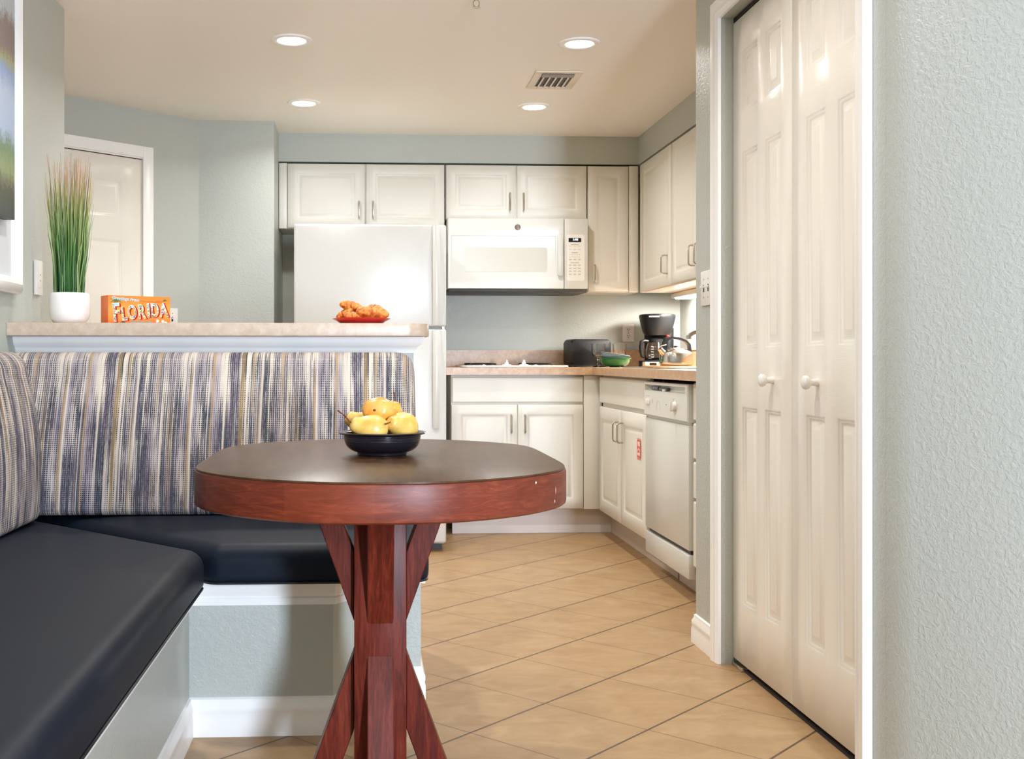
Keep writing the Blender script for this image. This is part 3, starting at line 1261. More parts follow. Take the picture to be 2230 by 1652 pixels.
def croissant(loc, rot, L, R, bend, label, ph):
    mb = MB()
    n = 30
    seg = 16
    rows = []
    for i in range(n + 1):
        t = -1 + 2 * i / n
        a = t * bend
        rad = L / bend / 2
        c = Vector((math.sin(a) * rad, (math.cos(a) - 1) * rad, 0))
        tan = Vector((math.cos(a), -math.sin(a), 0))
        nn = Vector((math.sin(a), math.cos(a), 0))
        prof = R * (max(0, 1 - abs(t) ** 2.1) ** .62 * .86 + .10)
        ridge = 1 + .13 * (abs(math.sin(t * 7.2 + ph)) - .5)
        row = []
        for k in range(seg):
            b = 2 * PI * k / seg
            q = prof * ridge * (1 + .09 * mnoise.noise(Vector((t * 5, b * 1.3, ph * 3))))
            row.append(mb.bm.verts.new(c + nn * q * math.cos(b) + Vector((0, 0, 1)) * q * .85 * math.sin(b)))
        rows.append(row)
    for A, B in zip(rows, rows[1:]):
        for k in range(seg):
            j = (k + 1) % seg
            mb.bm.faces.new((A[k], A[j], B[j], B[k]))
    mb.bm.faces.new(rows[0][::-1])
    mb.bm.faces.new(rows[-1])
    o = mb.build('croissant', M['pastry'], None, loc, rot, smooth=60)
    return tag(o, label, 'croissant', 'croissants on the red plate')


croissant((.022, 3.572, BZ + .0365), (.04, .10, .12), .118, .0260, 1.0, 'large golden croissant at the front right of the red plate', 0)
croissant((-.046, 3.602, BZ + .0600), (.2, .20, .30), .088, .0200, .9, 'golden croissant lying on top at the left of the pile', 1.2)
croissant((-.064, 3.600, BZ + .0355), (.1, -.42, -.4), .066, .0165, .9, 'small croissant sloping down the left rim of the red plate', 2.1)
croissant((-.044, 3.553, BZ + .0255), (.0, .05, .4), .058, .0165, .8, 'small croissant lying low at the front left of the plate', .6)
croissant((.035, 3.632, BZ + .053), (.1, .2, -.4), .062, .0165, 1.0, 'croissant half hidden behind the large one', 2.8)
croissant((.058, 3.607, BZ + .036), (.1, .30, -1.2), .058, .0180, .8, 'croissant at the right end of the red plate', 3.3)

# ================================================================== PICTURE ON THE LEFT WALL
pic = thing('framed_picture', 'white framed river landscape hanging on the left wall, cut off by the photo edge', 'picture', (-1.1085, 0, 0))
Y0p, Y1p, Z0p, Z1p = 2.45, 3.545, 1.168, 2.19
fr = MB()
FPz = [(0, 0), (0, .020), (.010, .030), (.028, .036), (.042, .030), (.050, .022), (.054, 0)]
P = [(Y0p, Z0p), (Y1p, Z0p), (Y1p, Z1p), (Y0p, Z1p)]
rows = []
for i, (y, z) in enumerate(P):
    sy = 1 if y == Y0p else -1
    sz = 1 if z == Z0p else -1
    rows.append([fr.bm.verts.new((h, y + sy * o, z + sz * o)) for o, h in FPz])
for i in range(4):
    A, B = rows[i], rows[(i + 1) % 4]
    for k in range(len(FPz)):
        j = (k + 1) % len(FPz)
        fr.bm.faces.new((A[k], A[j], B[j], B[k]))
fr.build('frame', M['trim'], pic, smooth=30)
MB().box(.001, .008, Y0p + .054, Y1p - .054, Z0p + .054, Z1p - .054).build('mat_board', M['mat_board'], pic)
MB().box(.009, .044, Y0p + .10, 3.412, 1.386, Z1p - .06, .002).build('canvas', M['print'], pic)


# ================================================================== WALL PLATES
def plate_base(parent, w=.07, h=.115, d=.006):
    return MB().box(-w / 2, w / 2, -d, 0, -h / 2, h / 2, .0025).build('cover_plate', M['white_pl'], parent)


def screw(parent, x, z):
    return MB().lathe([(0, 0), (.0028, 0), (.0028, .0012), (0, .0016)], (x, -.006, z), 10, Mx=Matrix.Rotation(PI / 2, 4, 'X')).build('screw', M['nickel'], parent)


def toggle(parent, x):
    MB().box(x - .005, x + .005, -.0066, -.006, -.012, .012).build('toggle_slot', M['slot'], parent)
    MB().box(x - .0042, x + .0042, -.019, -.006, .0, .0085, .0015).build('toggle', M['white_pl'], parent)


w1 = thing('blank_wall_plate', 'blank white wall plate with two screws on the left wall beside the picture', 'wall plate', (-1.1085, 3.785, 1.238), PI / 2)
plate_base(w1, .072, .117, .010)
MB().box(-.017, .017, -.0115, -.010, -.034, .034, .001).build('blank_insert', M['white_pl'], w1)
for z in (.010, -.010):
    MB().lathe([(0, 0), (.0026, 0), (.0026, .0012), (0, .0016)], (0, -.0115, z), 10, Mx=Matrix.Rotation(PI / 2, 4, 'X')).build('screw', M['nickel'], w1)
hp = HALL_END - DIR * .172
w2 = thing('light_switch', 'white toggle light switch beside the hallway door, behind the candy box', 'switch', (hp.x + .0004, hp.y - .0004, 1.177), hall_ang)
plate_base(w2)
toggle(w2, 0)
screw(w2, 0, .030)
screw(w2, 0, -.030)
w3 = thing('light_switch', 'double toggle light switch at the kitchen end of the closet wall', 'switch', (1.1245, 3.570, 1.197), -PI / 2)
plate_base(w3, .116, .115)
toggle(w3, -.023)
toggle(w3, .023)
for x in (-.023, .023):
    screw(w3, x, .030)
    screw(w3, x, -.030)
w4 = thing('wall_outlet', 'white duplex outlet on the back wall left of the coffee maker', 'outlet', (1.600, 6.6395, 1.125), 0)
plate_base(w4, .071, .108)
for z in (.0195, -.0195):
    rc = MB().lathe([(0, .0005), (.0165, .0005), (.0165, -.0018), (.0155, -.0025), (0, -.0025)], (0, -.006, z), 24, Mx=Matrix.Rotation(-PI / 2, 4, 'X') @ Matrix.Scale(-1, 4, (0, 0, 1))).build('receptacle', M['white_pl'], w4)
    sl = MB()
    sl.box(-.0075, -.0052, -.0090, -.0065, z - .001, z + .008)
    sl.box(.0052, .0072, -.0090, -.0065, z + .0, z + .0075)
    sl.lathe([(0, 0), (.0028, 0), (.0028, .001), (0, .001)], (0, -.0080, z - .007), 10, Mx=Matrix.Rotation(PI / 2, 4, 'X'))
    sl.build('socket_slots', M['slot'], rc)
screw(w4, 0, 0)

# ================================================================== CEILING FIXTURES
proto = None
for x, y, lab in ((-.296, 4.473, 'lit recessed ceiling light, nearer one of the left pair'), (.874, 4.46, 'lit recessed ceiling light in front of the air vent'),
                  (-.307, 5.562, 'lit recessed ceiling light, farther one of the left pair'), (.861, 5.584, 'lit recessed ceiling light just behind the air vent')):
    if proto is None:
        dl = thing('recessed_light', lab, 'ceiling light', (x, y, ZC), 0, 'recessed kitchen ceiling lights')
        MB().lathe([(.058, -.0005), (.058, -.006), (.064, -.0085), (.080, -.006), (.084, -.0005)], seg=40).build('trim_ring', M['trim'], dl)
        MB().lathe([(0, -.0075), (.04, -.0070), (.0575, -.0045), (.0575, -.001), (0, -.001)], seg=40).build('lens', M['lamp'], dl)
        proto = dl
    else:
        dl = clone(proto)
        dl.location = (x, y, ZC)
        dl['label'] = lab
for x, y, lab in ((-.45, 2.85, 'recessed ceiling light over the booth bench'), (.45, 2.75, 'recessed ceiling light over the aisle beside the table'), (-1.8, 4.5, 'unseen recessed ceiling light added as fill in the side hallway')):  # hallway fitting is made up, its bounce brightens the left ceiling
    dl = clone(proto)
    dl.location = (x, y, ZC)
    dl['label'] = lab
vt = thing('air_vent', 'beige louvred air vent in the ceiling between the right pair of lights', 'vent', (.872, 5.05, ZC))
M['vent'] = plain('cream vent enamel', 'e4d8c4', .45)
fr = MB()
for a, b, c, d in ((-.108, .108, -.155, -.125), (-.108, .108, .125, .155), (-.108, -.074, -.125, .125), (.074, .108, -.125, .125)):
    fr.box(a, b, c, d, -.006, -.0005, .0015)
fr.build('frame', M['vent'], vt)
MB().box(-.074, .074, -.125, .125, -.0012, -.0004).build('duct_opening', M['charcoal'], vt)
MB().lathe([(0, -.072), (.018, -.072), (.018, .072), (0, .072)], (0, -.095, -.006), 16, Mx=Matrix.Rotation(PI / 2, 4, 'Y') @ Matrix.Scale(.45, 4, (1, 0, 0))).build('damper', plain('grey damper', '9c948d', .4, .4), vt)
for k in range(5):
    MB().box(-.0035, .0035, -.068, .123, -.010, -.0015, Mx=Matrix.Translation((-.054 + k * .0285, 0, 0)) @ Matrix.Rotation(.5, 4, 'Y')).build('louvre', M['vent'], vt)
sp = thing('fire_sprinkler', 'small pendant fire sprinkler head at the top edge of the ceiling', 'sprinkler', (.393, 3.885, ZC))
MB().lathe([(.035, -.0005), (.034, -.004), (.02, -.007), (.012, -.008), (0, -.008)], seg=28).build('escutcheon', M['vent'], sp)
mb = MB().tube([(0, 0, -.006), (0, 0, -.022)], .006, 10)
for s in (-1, 1):
    mb.tube([(s * .004, 0, -.020), (s * .011, 0, -.028), (s * .010, 0, -.040), (s * .002, 0, -.046)], .0018, 6)
mb.build('body', M['nickel'], sp)
MB().lathe([(0, -.047), (.014, -.047), (.014, -.049), (0, -.049)], seg=20).build('deflector', M['nickel'], sp)

# ================================================================== WALL CABINETS
def upper(label, loc, rz, w, z0, z1, depth, doors, filler=None):
    t = thing('wall_cabinet', label, 'cabinet', (loc[0], loc[1], 0), rz, 'white wall cabinets')
    MB().box(.0015, w - .0015, .0205, depth, z0, z1).build('body', M['cab'], t)
    for x0, x1, hx, hz in doors:
        cab_door(t, x0, x1, z0 + .003, z1 - .003, hx, hz)
    if filler:
        MB().box(filler[0], filler[1], .004, .0205, z0, z1, .0015).build('filler_strip', M['cab'], t)
    return t


UY = 6.312
t = upper('white two-door wall cabinet over the refrigerator', (-.491, UY), 0, .949, 1.711, 2.084, .325,
          [(.050, .489, .457, (1.769, 1.866)), (.497, .945, .537, (1.769, 1.866))], (.001, .046))
t = upper('white two-door wall cabinet over the microwave', (.462, UY), 0, .820, 1.770, 2.084, .325,
          [(.004, .405, .370, (1.820, 1.920)), (.413, .816, .449, (1.820, 1.920))])
t = upper('narrow white single-door wall cabinet right of the microwave', (1.284, UY), 0, .298, 1.353, 2.084, .325,
          [(.003, .239, .040, (1.411, 1.509))], (.243, .297))
t = upper('white single-door wall cabinet on the right wall, in the corner', (1.581, 6.311), -PI / 2, .683, 1.350, 2.084, .338,
          [(.075, .675, .600, (1.415, 1.510))], (.0215, .071))
t = upper('white double-door wall cabinet on the right wall, half hidden by the closet wall', (1.581, 5.626), -PI / 2, .9, 1.350, 2.084, .338,
          [(.006, .447, .405, (1.415, 1.512)), (.453, .894, .495, (1.415, 1.512))])
ul = thing('cabinet_mounted_light', 'lit white strip light under the right wall cabinets', 'light', (1.835, 6.05, 1.3495))
MB().box(-.055, .055, -.40, .30, -.030, -.0005, .006).build('housing', M['white_pl'], ul)
MB().box(-.040, .048, -.36, .255, -.036, -.0295, .003).build('lens', M['tube'], ul)

# ================================================================== MICROWAVE
mw = thing('microwave', 'white over-the-range microwave with clock display below the wall cabinets', 'microwave', (.468, 6.22, 1.362))
MW, MH = .799, .404
MB().box(.0, MW, .030, .412, .006, MH, .004).build('body', M['appl'], mw)
MB().box(.006, MW - .006, .020, .412, -.012, .005, .002).build('vent_base', M['charcoal'], mw)
mb = MB()
panel_board(mb, .0, .662, .004, MH - .001, .029, [(.018, .618, .062, .306)], [(0, 0), (.004, .003), (.007, .0035)])
dr = mb.build('door', M['appl'], mw, smooth=40)
MB().prism(round_poly([(.098, .100), (.566, .100), (.566, .238), (.098, .238)], .014), 0, .001, Mx=Matrix.Translation((0, .0034, 0)) @ FR).build('window', M['appl_grey'], dr)
mb = MB()
mb.prism(round_poly([(.624, .076), (.652, .076), (.652, .312), (.624, .312)], .010), 0, .014, 0, .003, Mx=Matrix.Translation((0, -.006, 0)) @ FR)
mb.box(.630, .646, -.008, .001, .085, .105)
mb.box(.630, .646, -.008, .001, .283, .303)
mb.build('handle', M['appl'], dr)
MB().lathe([(0, 0), (.0165, 0), (.0165, .002), (.0145, .0028), (.0135, .0022), (0, .0022)], (.397, 0, .353), 28, Mx=Matrix.Rotation(PI / 2, 4, 'X')).build('badge', M['brown_badge'], dr)
cp = MB().box(.665, MW, .0, .0295, .004, MH - .001, .003).build('control_panel', M['appl'], mw)
MB().prism(round_poly([(.678, .050), (.780, .050), (.780, .312), (.678, .312)], .010), 0, .0008, Mx=FR).build('keypad', plain('keypad film', 'eaeae2', .3), cp)
MB().box(.688, .760, -.0020, -.0005, .270, .293).build('display', M['black'], cp)
MB().text('1:44', .019, at_front(.727, .2835, .0022), 0, .0003, .0003).build('digits', M['digits'], cp, smooth=0)
kb = MB()
kz = [.2385, .220]
for j, ch in enumerate(['12345', '67890']):
    for i, c in enumerate(ch):
        kb.text(c, .0085, at_front(.697 + i * .0135, .1985 - j * .0145, .0010), 0, .0002)
def dash(x, z, w, h=.0016):
    kb.box(x - w / 2, x + w / 2, -.0012, -.0007, z - h / 2, z + h / 2)
for z, w in ((.255, .046), (.2095, .034), (.152, .050)):
    dash(.724, z, w, .0026)
for z in (.2465, .2275, .172, .1685, .140, .1365, .122, .118, .106, .102, .088, .0845):
    for i in range(3):
        dash(.698 + i * .026, z, random.uniform(.013, .019))
kb.build('key_legends', plain('grey legend ink', '9a9085', .5), cp, smooth=0)

# ================================================================== REFRIGERATOR
rf = thing('refrigerator', 'white top-freezer refrigerator with pebbled doors behind the bar', 'refrigerator', (-.354, 5.50, 0))
MB().box(.003, .757, .075, .80, .03, 1.632, .006).build('body', M['appl'], rf)
MB().box(.012, .745, .10, .70, 0, .03).build('toe_grille', M['charcoal'], rf)
fd = MB().box(0, .760, .0, .070, 1.128, 1.638, .012, seg=3).build('freezer_door', M['fridge'], rf)
rd = MB().box(0, .760, .0, .070, .045, 1.116, .012, seg=3).build('lower_door', M['fridge'], rf)
for d, za, zb, mid in ((fd, 1.134, 1.636, 1.42), (rd, .62, 1.110, .92)):
    mb = MB()
    n = 20
    rows = []
    for i in range(n + 1):
        z = za + (zb - za) * i / n
        t = i / n
        out = .014 + .030 * math.sin(PI * t) ** .8
        wd = .040 - .006 * (t if d is fd else 1 - t)
        rows.append([(.690, -.0005, z), (.690, -out + .006, z), (.696, -out, z), (.690 + wd - .006, -out, z), (.690 + wd, -out + .006, z), (.690 + wd, -.0005, z)])
    mb.rings(rows)
    mb.build('handle', M['appl'], d, smooth=45)
MB().box(.698, .718, -.0185, -.0165, 1.583, 1.603, .001).build('badge', plain('silver badge', 'c9c4ba', .3, .6), fd)
MB().lathe([(.0040, 0), (.0072, 0), (.0072, .001), (.0040, .001)], (.708, -.0185, 1.593), 20, Mx=Matrix.Rotation(PI / 2, 4, 'X')).build('badge_ring', M['brown_badge'], fd)
MB().box(.742, .752, .03, .06, 1.1165, 1.1275).build('hinge', M['nickel'], rf)

# ================================================================== BASE CABINETS
FY = 6.018
bc = thing('base_cabinet', 'white two-door base cabinet under the cooktop', 'cabinet', (.470, FY, 0), 0, 'white base cabinets')
MB().box(.002, .814, .0205, .615, .140, .878).build('body', M['cab'], bc)
MB().box(.013, .903, .076, .090, .0, .1395).build('toe_kick', plain('scuffed white toe kick', 'd9d0cb', .5), bc)
dw_ = MB()
panel_board(dw_, .005, .731, .727, .869, .019, [], CABP, edge=.006)
dw_.build('drawer_front', M['cab'], bc)
cab_door(bc, .003, .364, .143, .715, .331, (.562, .660))
cab_door(bc, .369, .730, .143, .715, .407, (.562, .660))
MB().box(.734, .836, .004, .0205, .140, .878, .001).build('filler_strip', M['cab'], bc)

sb = thing('base_cabinet', 'white two-door base cabinet under the sink, with a red fire sticker', 'cabinet', (1.284, 5.995, 0), -PI / 2, 'white base cabinets')
MB().box(.030, 1.008, .0205, .60, .137, .700).build('body', M['cab'], sb)
MB().box(.0015, 1.008, .021, .036, .7005, .878).build('face_rail', M['cab'], sb)
MB().box(-.098, 1.008, .090, .102, 0, .1365).box(1.0081, 1.215, .090, .102, 0, .085).build('toe_kick', plain('beige toe kick', 'cdbfb2', .5), sb)
mb = MB()
panel_board(mb, .006, 1.006, .728, .870, .019, [], CABP, edge=.006)
mb.build('drawer_front', M['cab'], sb)
cab_door(sb, .004, .502, .138, .708, .463, (.548, .646), margin=.064)
d2 = cab_door(sb, .509, 1.010, .138, .708, .560, (.548, .646), margin=.068)
st = MB()
SX, SZ = .882, .5435
red, wht = cmat('red sticker', 'd8452c'), cmat('white sticker ink', 'f4efe6')
st.box(SX - .034, SX + .034, -.0016, -.0008, SZ - .040, SZ + .040)
for k in range(8):
    x = SX - .034 + .0043 + k * .0085
    for s in (1, -1):
        zc = SZ + s * .0455
        st.quad([(x - .003 - .002, -.0014, zc - .0055), (x + .0005, -.0014, zc - .0055), (x + .004, -.0014, zc + .0055), (x + .0005, -.0014, zc + .0055)])
st.text('FIRE', .027, at_front(SX, SZ + .0225, .0017), 1, .0002, .0008, sx=.90)
st.text('INSIDE', .018, at_front(SX, SZ - .0245, .0017), 1, .0002, .0006, sx=.92)
wd = 'EXTINGUISHER'
for i, ch in enumerate(wd):
    a = (i - (len(wd) - 1) / 2) * .19
    st.text(ch, .0088, at_front(SX + .026 * math.sin(a), SZ - .022 + .026 * math.cos(a) * .85, .0017, -a * .8), 1, .0002, .0002)
st.build('fire_sticker', [red, wht], d2, smooth=0)

# dishwasher
dwr = thing('dishwasher', 'white built-in dishwasher with rotary dial right of the sink cabinet', 'dishwasher', (1.278, 4.972, 0), -PI / 2)
DW = .672
MB().box(.006, DW - .004, .045, .60, .10, .862).build('tub', M['appl'], dwr)
mb = MB()
mb.box(.0, DW, .0, .044, .205, .700, .004)
mb.build('door', M['appl'], dwr)
MB().box(.03, DW - .012, .012, .04, .190, .2045).build('door_gap', M['charcoal'], dwr)
mb = MB()
panel_board(mb, -.002, DW + .002, .712, .864, .050, [(.016, DW - .03, .826, .851)], [(0, 0), (.002, .018), (.004, .020)], edge=.005)
cpn = mb.build('control_panel', M['appl'], dwr, loc=(0, -.006, 0), smooth=40)
MB().box(.0, DW, .0, .030, .090, .187, .006).build('lower_panel', M['appl'], dwr)
MB().box(.225, DW - .002, .092, .104, .0, .094).build('toe_kick', plain('mauve white toe kick', 'd6c8c4', .5), dwr)
lc = MB()
lc.lathe([(0, -.06), (.008, -.06), (.008, .06), (0, .06)], (.155, .012, .837), 14, 0, Mx=Matrix.Rotation(PI / 2, 4, 'Y'))
for i in range(4):
    lc.lathe([(.0083, -.002), (.0088, 0), (.0083, .002)], (.115 + i * .03, .012, .837), 14, 1, Mx=Matrix.Rotation(PI / 2, 4, 'Y'))
lc.build('vent_coil', [cmat('slate blue plastic', '3c4652'), M['white_pl']], cpn)
MB().box(.235, .36, .004, .018, .828, .842, .002).build('latch', cmat('dark latch', '4b5058'), cpn)
MB().box(.31, .345, -.002, .014, .826, .836, .002).build('latch_tab', M['white_pl'], cpn)
dial = MB().lathe([(0, 0), (.020, 0), (.0195, .010), (.016, .013), (.0, .013)], (.500, 0, .770), 24, Mx=Matrix.Rotation(PI / 2, 4, 'X'))
dial.box(.496, .504, -.022, -.012, .750, .790, .002)
dial.build('dial', M['white_pl'], cpn)
for x in (.045, .075):
    MB().box(x, x + .026, -.006, .001, .762, .786, .002).build('button', M['white_pl'], cpn)
for x, z, w, h in ((.058, .800, .022, .0015), (.088, .800, .022, .0015), (.145, .778, .005, .016), (.365, .772, .022, .004), (.545, .780, .012, .0015), (.47, .800, .012, .0015), (.215, .757, .002, .026), (.27, .757, .002, .026)):
    MB().box(x - w / 2, x + w / 2, -.0006, .0004, z - h / 2, z + h / 2).build('legend_mark', cmat('tan legend ink', 'b9a78f'), cpn, smooth=0)
MB().tube([(.500 + .030 * math.cos(a / 24 * 2 * PI), -.0002, .770 + .033 * math.sin(a / 24 * 2 * PI)) for a in range(24)], .0006, 4, closed=True).build('dial_ring', M['tan legend ink'], cpn, smooth=0)
MB().tube([(.215 + .055 * t, -.0002, .772 + .012 * math.sin(t * PI)) for t in [k / 10 for k in range(11)]], .0006, 4).build('legend_arc', M['tan legend ink'], cpn, smooth=0)
for z in (.716,):
    MB().box(.006, DW - .006, .012, .04, .7005, .7115).build('grip_gap', M['appl'], dwr)

db = thing('base_cabinet', 'white drawer base cabinet right of the dishwasher, mostly hidden by the closet wall', 'cabinet', (1.2905, 4.288, 0), -PI / 2, 'white base cabinets')
MB().box(.002, .56, .0205, .60, .137, .878).build('body', M['cab'], db)
MB().box(.002, .56, .090, .102, 0, .1365).build('toe_kick', plain('pale toe kick', 'd6c8c4', .5), db)
for z0, z1 in ((.722, .870), (.570, .712), (.415, .560), (.146, .405)):
    mb = MB()
    panel_board(mb, .004, .556, z0, z1, .019, [], CABP, edge=.006)
    f = mb.build('drawer', M['cab'], db)
    zc = (z0 + z1) / 2
    MB().tube([(.23, .003, zc), (.23, -.024, zc), (.236, -.030, zc), (.324, -.030, zc), (.33, -.024, zc), (.33, .003, zc)], .0042, 8).build('handle', M['nickel'], f)

# ================================================================== KITCHEN COUNTER
ct = thing('kitchen_counter', 'tan laminate kitchen worktop running round the corner to the sink', 'counter', (0, 0, .88))
SKX0, SKX1, SKY0, SKY1 = 1.345, 1.765, 5.03, 5.66
mb = MB()
def slab(x0, x1, y0, y1):
    mb.box(x0, x1, y0, y1, 0, .04)
# one L-shaped slab with the sink cut out of it
cache = {}
xs = [.442, 1.255, SKX0, SKX1, 1.918]
ys = [3.705, SKY0, SKY1, 5.99, 6.638]
def CV(x, y, z):
    k = (x, y, z)
    if k not in cache:
        cache[k] = mb.bm.verts.new(k)
    return cache[k]
cells = set()
for i in range(4):
    for j in range(4):
        if (i == 0 and j < 3) or (i == 2 and j == 1):
            continue
        cells.add((i, j))
for i, j in cells:
    a, b, c, d = xs[i], xs[i + 1], ys[j], ys[j + 1]
    mb.bm.faces.new([CV(a, c, .04), CV(b, c, .04), CV(b, d, .04), CV(a, d, .04)])
    mb.bm.faces.new([CV(a, d, 0), CV(b, d, 0), CV(b, c, 0), CV(a, c, 0)])
    for di, dj, p, q in ((-1, 0, (a, d), (a, c)), (1, 0, (b, c), (b, d)), (0, -1, (a, c), (b, c)), (0, 1, (b, d), (a, d))):
        if (i + di, j + dj) not in cells:
            mb.bm.faces.new([CV(*p, 0), CV(*q, 0), CV(*q, .04), CV(*p, .04)])
mb.build('worktop', M['counter'], ct, smooth=30)
bs = MB().prism([(.442, 6.620), (1.900, 6.620), (1.900, 3.705), (1.918, 3.705), (1.918, 6.638), (.442, 6.638)], .0405, .140, 0, .003)
bs.build('backsplash', M['counter'], ct)
KZ = .920

# cooktop
ck = thing('cooktop', 'white electric cooktop with coil burners set in the worktop', 'cooktop', (.833, 6.30, KZ))
MB().prism(round_poly([(-.300, -.225), (.300, -.225), (.300, .225), (-.300, .225)], .03), .0005, .011, 0, .004, 3).build('tray', M['appl'], ck)
for x, y, rr in ((-.17, -.10, .075), (-.17, .12, .09), (.13, -.06, .095), (.14, .14, .07)):
    bp = MB().lathe([(rr + .012, .011), (rr + .012, .014), (rr + .004, .015), (rr, .0118), (0, .0115)], (x, y, 0), 32).build('drip_pan', M['steel'], ck)
    sp_ = []
    for i in range(110):
        a = i / 110 * 2 * PI * 4
        q = .018 + (rr - .018) * i / 110
        sp_.append((x + q * math.cos(a), y + q * math.sin(a), .019))
    MB().tube(sp_, .0045, 6).build('coil', M['black'], bp)
for x in (-.045, .052):
    kn = MB().lathe([(0, .0105), (.027, .0105), (.026, .016), (.012, .020), (.010, .030), (0, .0305)], (x, -.185, 0), 24)
    kn.box(x - .0055, x + .0055, -.185 - .016, -.185 + .016, .018, .042, .003)
    kn.build('knob', M['white_pl'], ck)

# sink and faucet
sk = thing('sink', 'stainless steel drop-in sink in the right-hand worktop', 'sink', (0, 0, KZ))
mb = MB()
def rect(o, z):
    return [(x, y, z) for x, y in inset_poly(round_poly([(SKX0, SKY0), (SKX1, SKY0), (SKX1, SKY1), (SKX0, SKY1)], .05, 6), o)]
mb.rings([rect(-.022, .0006), rect(-.022, .005), rect(-.014, .0075), rect(.004, .0065), rect(.012, .0), rect(.016, -.10), rect(.04, -.158), rect(.10, -.162)], cap_first=False)
mb.build('basin', M['steel'], sk, smooth=50)
fc = thing('faucet', 'chrome sink faucet whose spout tip shows beside the closet wall', 'faucet', (1.845, 5.29, KZ))
MB().lathe([(0, .0005), (.03, .0005), (.028, .008), (.018, .016), (.015, .05), (.013, .06), (0, .06)], seg=24).build('base', M['steel'], fc)
MB().tube([(0, 0, .05), (-.004, 0, .10), (-.03, 0, .150), (-.08, 0, .178), (-.15, 0, .188), (-.21, 0, .184), (-.250, 0, .172), (-.268, 0, .160)], [.012, .012, .0115, .011, .0105, .0105, .010, .010], 14).build('spout', M['steel'], fc)
MB().lathe([(0, 0), (.0125, 0), (.0125, .018), (0, .018)], (-.272, 0, .143), 16).build('aerator', M['steel'], fc)
MB().tube([(0, 0, .055), (.0, -.01, .075), (.0, -.05, .095)], .006, 10).build('lever', M['steel'], fc)

# ================================================================== ON THE KITCHEN COUNTER
# toaster
ts = thing('toaster', 'black two-slice toaster by the back wall between cooktop and glasses', 'toaster', (1.305, 6.43, KZ + .0005), math.radians(8))
body = round_poly([(-.120, .0), (.120, .0), (.120, .150), (-.120, .150)], [.012, .012, .022, .022], 6)
MB().prism(body, -.075, .075, 0, .012, 3, Mx=Matrix.Translation((0, 0, .012)) @ FR).build('shell', M['black'], ts)
MB().box(-.112, .112, -.070, .070, .003, .016, .003).build('base', M['charcoal'], ts)
for y in (-.028, .028):
    MB().box(-.085, .085, y - .012, y + .012, .1605, .163).build('slot', M['dark'], ts)
for x in (-.09, .09):
    for y in (-.05, .05):
        MB().lathe([(0, 0), (.010, 0), (.009, .0035), (0, .0035)], (x, y, 0), 12).build('foot', M['charcoal'], ts)
MB().box(.1205, .140, -.018, .018, .092, .106, .004).build('lever', M['black'], ts)

GOB = [(0, .004), (.010, .006), (.028, .003), (.032, .0), (.033, .001), (.031, .004), (.018, .009), (.008, .014), (.0065, .030), (.008, .045), (.012, .050), (.009, .054), (.020, .060), (.030, .068),
       (.0315, .080), (.0335, .098), (.0345, .118), (.0350, .134), (.0338, .1345), (.0330, .118), (.0318, .098), (.0298, .080), (.027, .071), (.015, .064), (0, .0625)]
gb = None
for x, y, lab in ((1.335, 6.255, 'clear glass goblet standing in front of the black toaster'), (1.466, 6.29, 'clear glass goblet behind the green and blue bowls')):
    o = MB().lathe([(r_ * 1.14 if z > .055 else r_, z) for r_, z in GOB], seg=12 if False else 20).build('goblet', M['glass'], None, (x, y, KZ + .0005), smooth=50) if gb is None else clone(gb)
    o.location = (x, y, KZ + .0005)
    tag(o, lab, 'glass', 'glass goblets on the worktop')
    gb = gb or o
tbk = MB().lathe([(0, 0), (.030, 0), (.031, .002), (.031, .006), (.052, .007), (.070, .014), (.080, .030), (.084, .046), (.0905, .049), (.0905, .0525), (.083, .053), (.078, .046), (.073, .030), (.062, .017), (.045, .0125), (0, .0125)], seg=44)
gbo = tag(tbk.build('bowl', M['green_bowl'], loc=(1.392, 6.085, KZ + .0005), smooth=50), 'green glazed bowl on the worktop holding a grey blue bowl', 'bowl')
bb = MB().lathe([(0, 0), (.028, 0), (.029, .004), (.050, .006), (.064, .013), (.073, .027), (.077, .040), (.083, .0425), (.083, .0455), (.077, .046), (.071, .039), (.066, .026), (.058, .016), (.042, .0115), (0, .011)], seg=44)
tag(bb.build('bowl', M['blue_bowl'], loc=(1.386, 6.085, KZ + .0305), rot=(0, math.radians(9), 0), smooth=50), 'grey blue bowl tilted inside the green bowl', 'bowl')

# coffee maker
cm = thing('coffee_maker', 'black drip coffee maker with glass carafe in the counter corner', 'coffee maker', (1.715, 6.40, KZ + .0005), math.radians(-24))
MB().prism(round_poly([(-.095, -.115), (.095, -.115), (.095, .105), (-.095, .105)], .04), 0, .038, 0, .006, 3).build('base', M['black'], cm)
MB().prism(round_poly([(-.085, .030), (.085, .030), (.085, .105), (-.085, .105)], .030), .036, .230, 0, .004).build('tower', M['black'], cm)
hp_ = MB()
rings = []
for z, rx, ry, cy in ((.185, .070, .075, -.01), (.205, .083, .088, -.006), (.245, .095, .098, -.002), (.285, .104, .106, 0), (.298, .106, .108, 0), (.306, .103, .105, 0), (.309, .092, .094, 0)):
    rings.append([(rx * math.cos(k / 40 * 2 * PI), cy + ry * math.sin(k / 40 * 2 * PI), z) for k in range(40)])
hp_.rings(rings)
hp_.build('hopper', M['black'], cm, smooth=50)
MB().lathe([(0, .0375), (.058, .0375), (.060, .041), (0, .042)], (0, -.040, 0), 32).build('warming_plate', M['charcoal'], cm)
cf = MB().lathe([(0, .0), (.046, 0), (.054, .008), (.060, .030), (.061, .055), (.056, .080), (.046, .102), (.044, .112), (.0425, .112), (.0445, .101), (.0545, .079), (.0592, .055), (.0585, .030), (.052, .010), (0, .0025)], (0, -.040, .0425), 36)
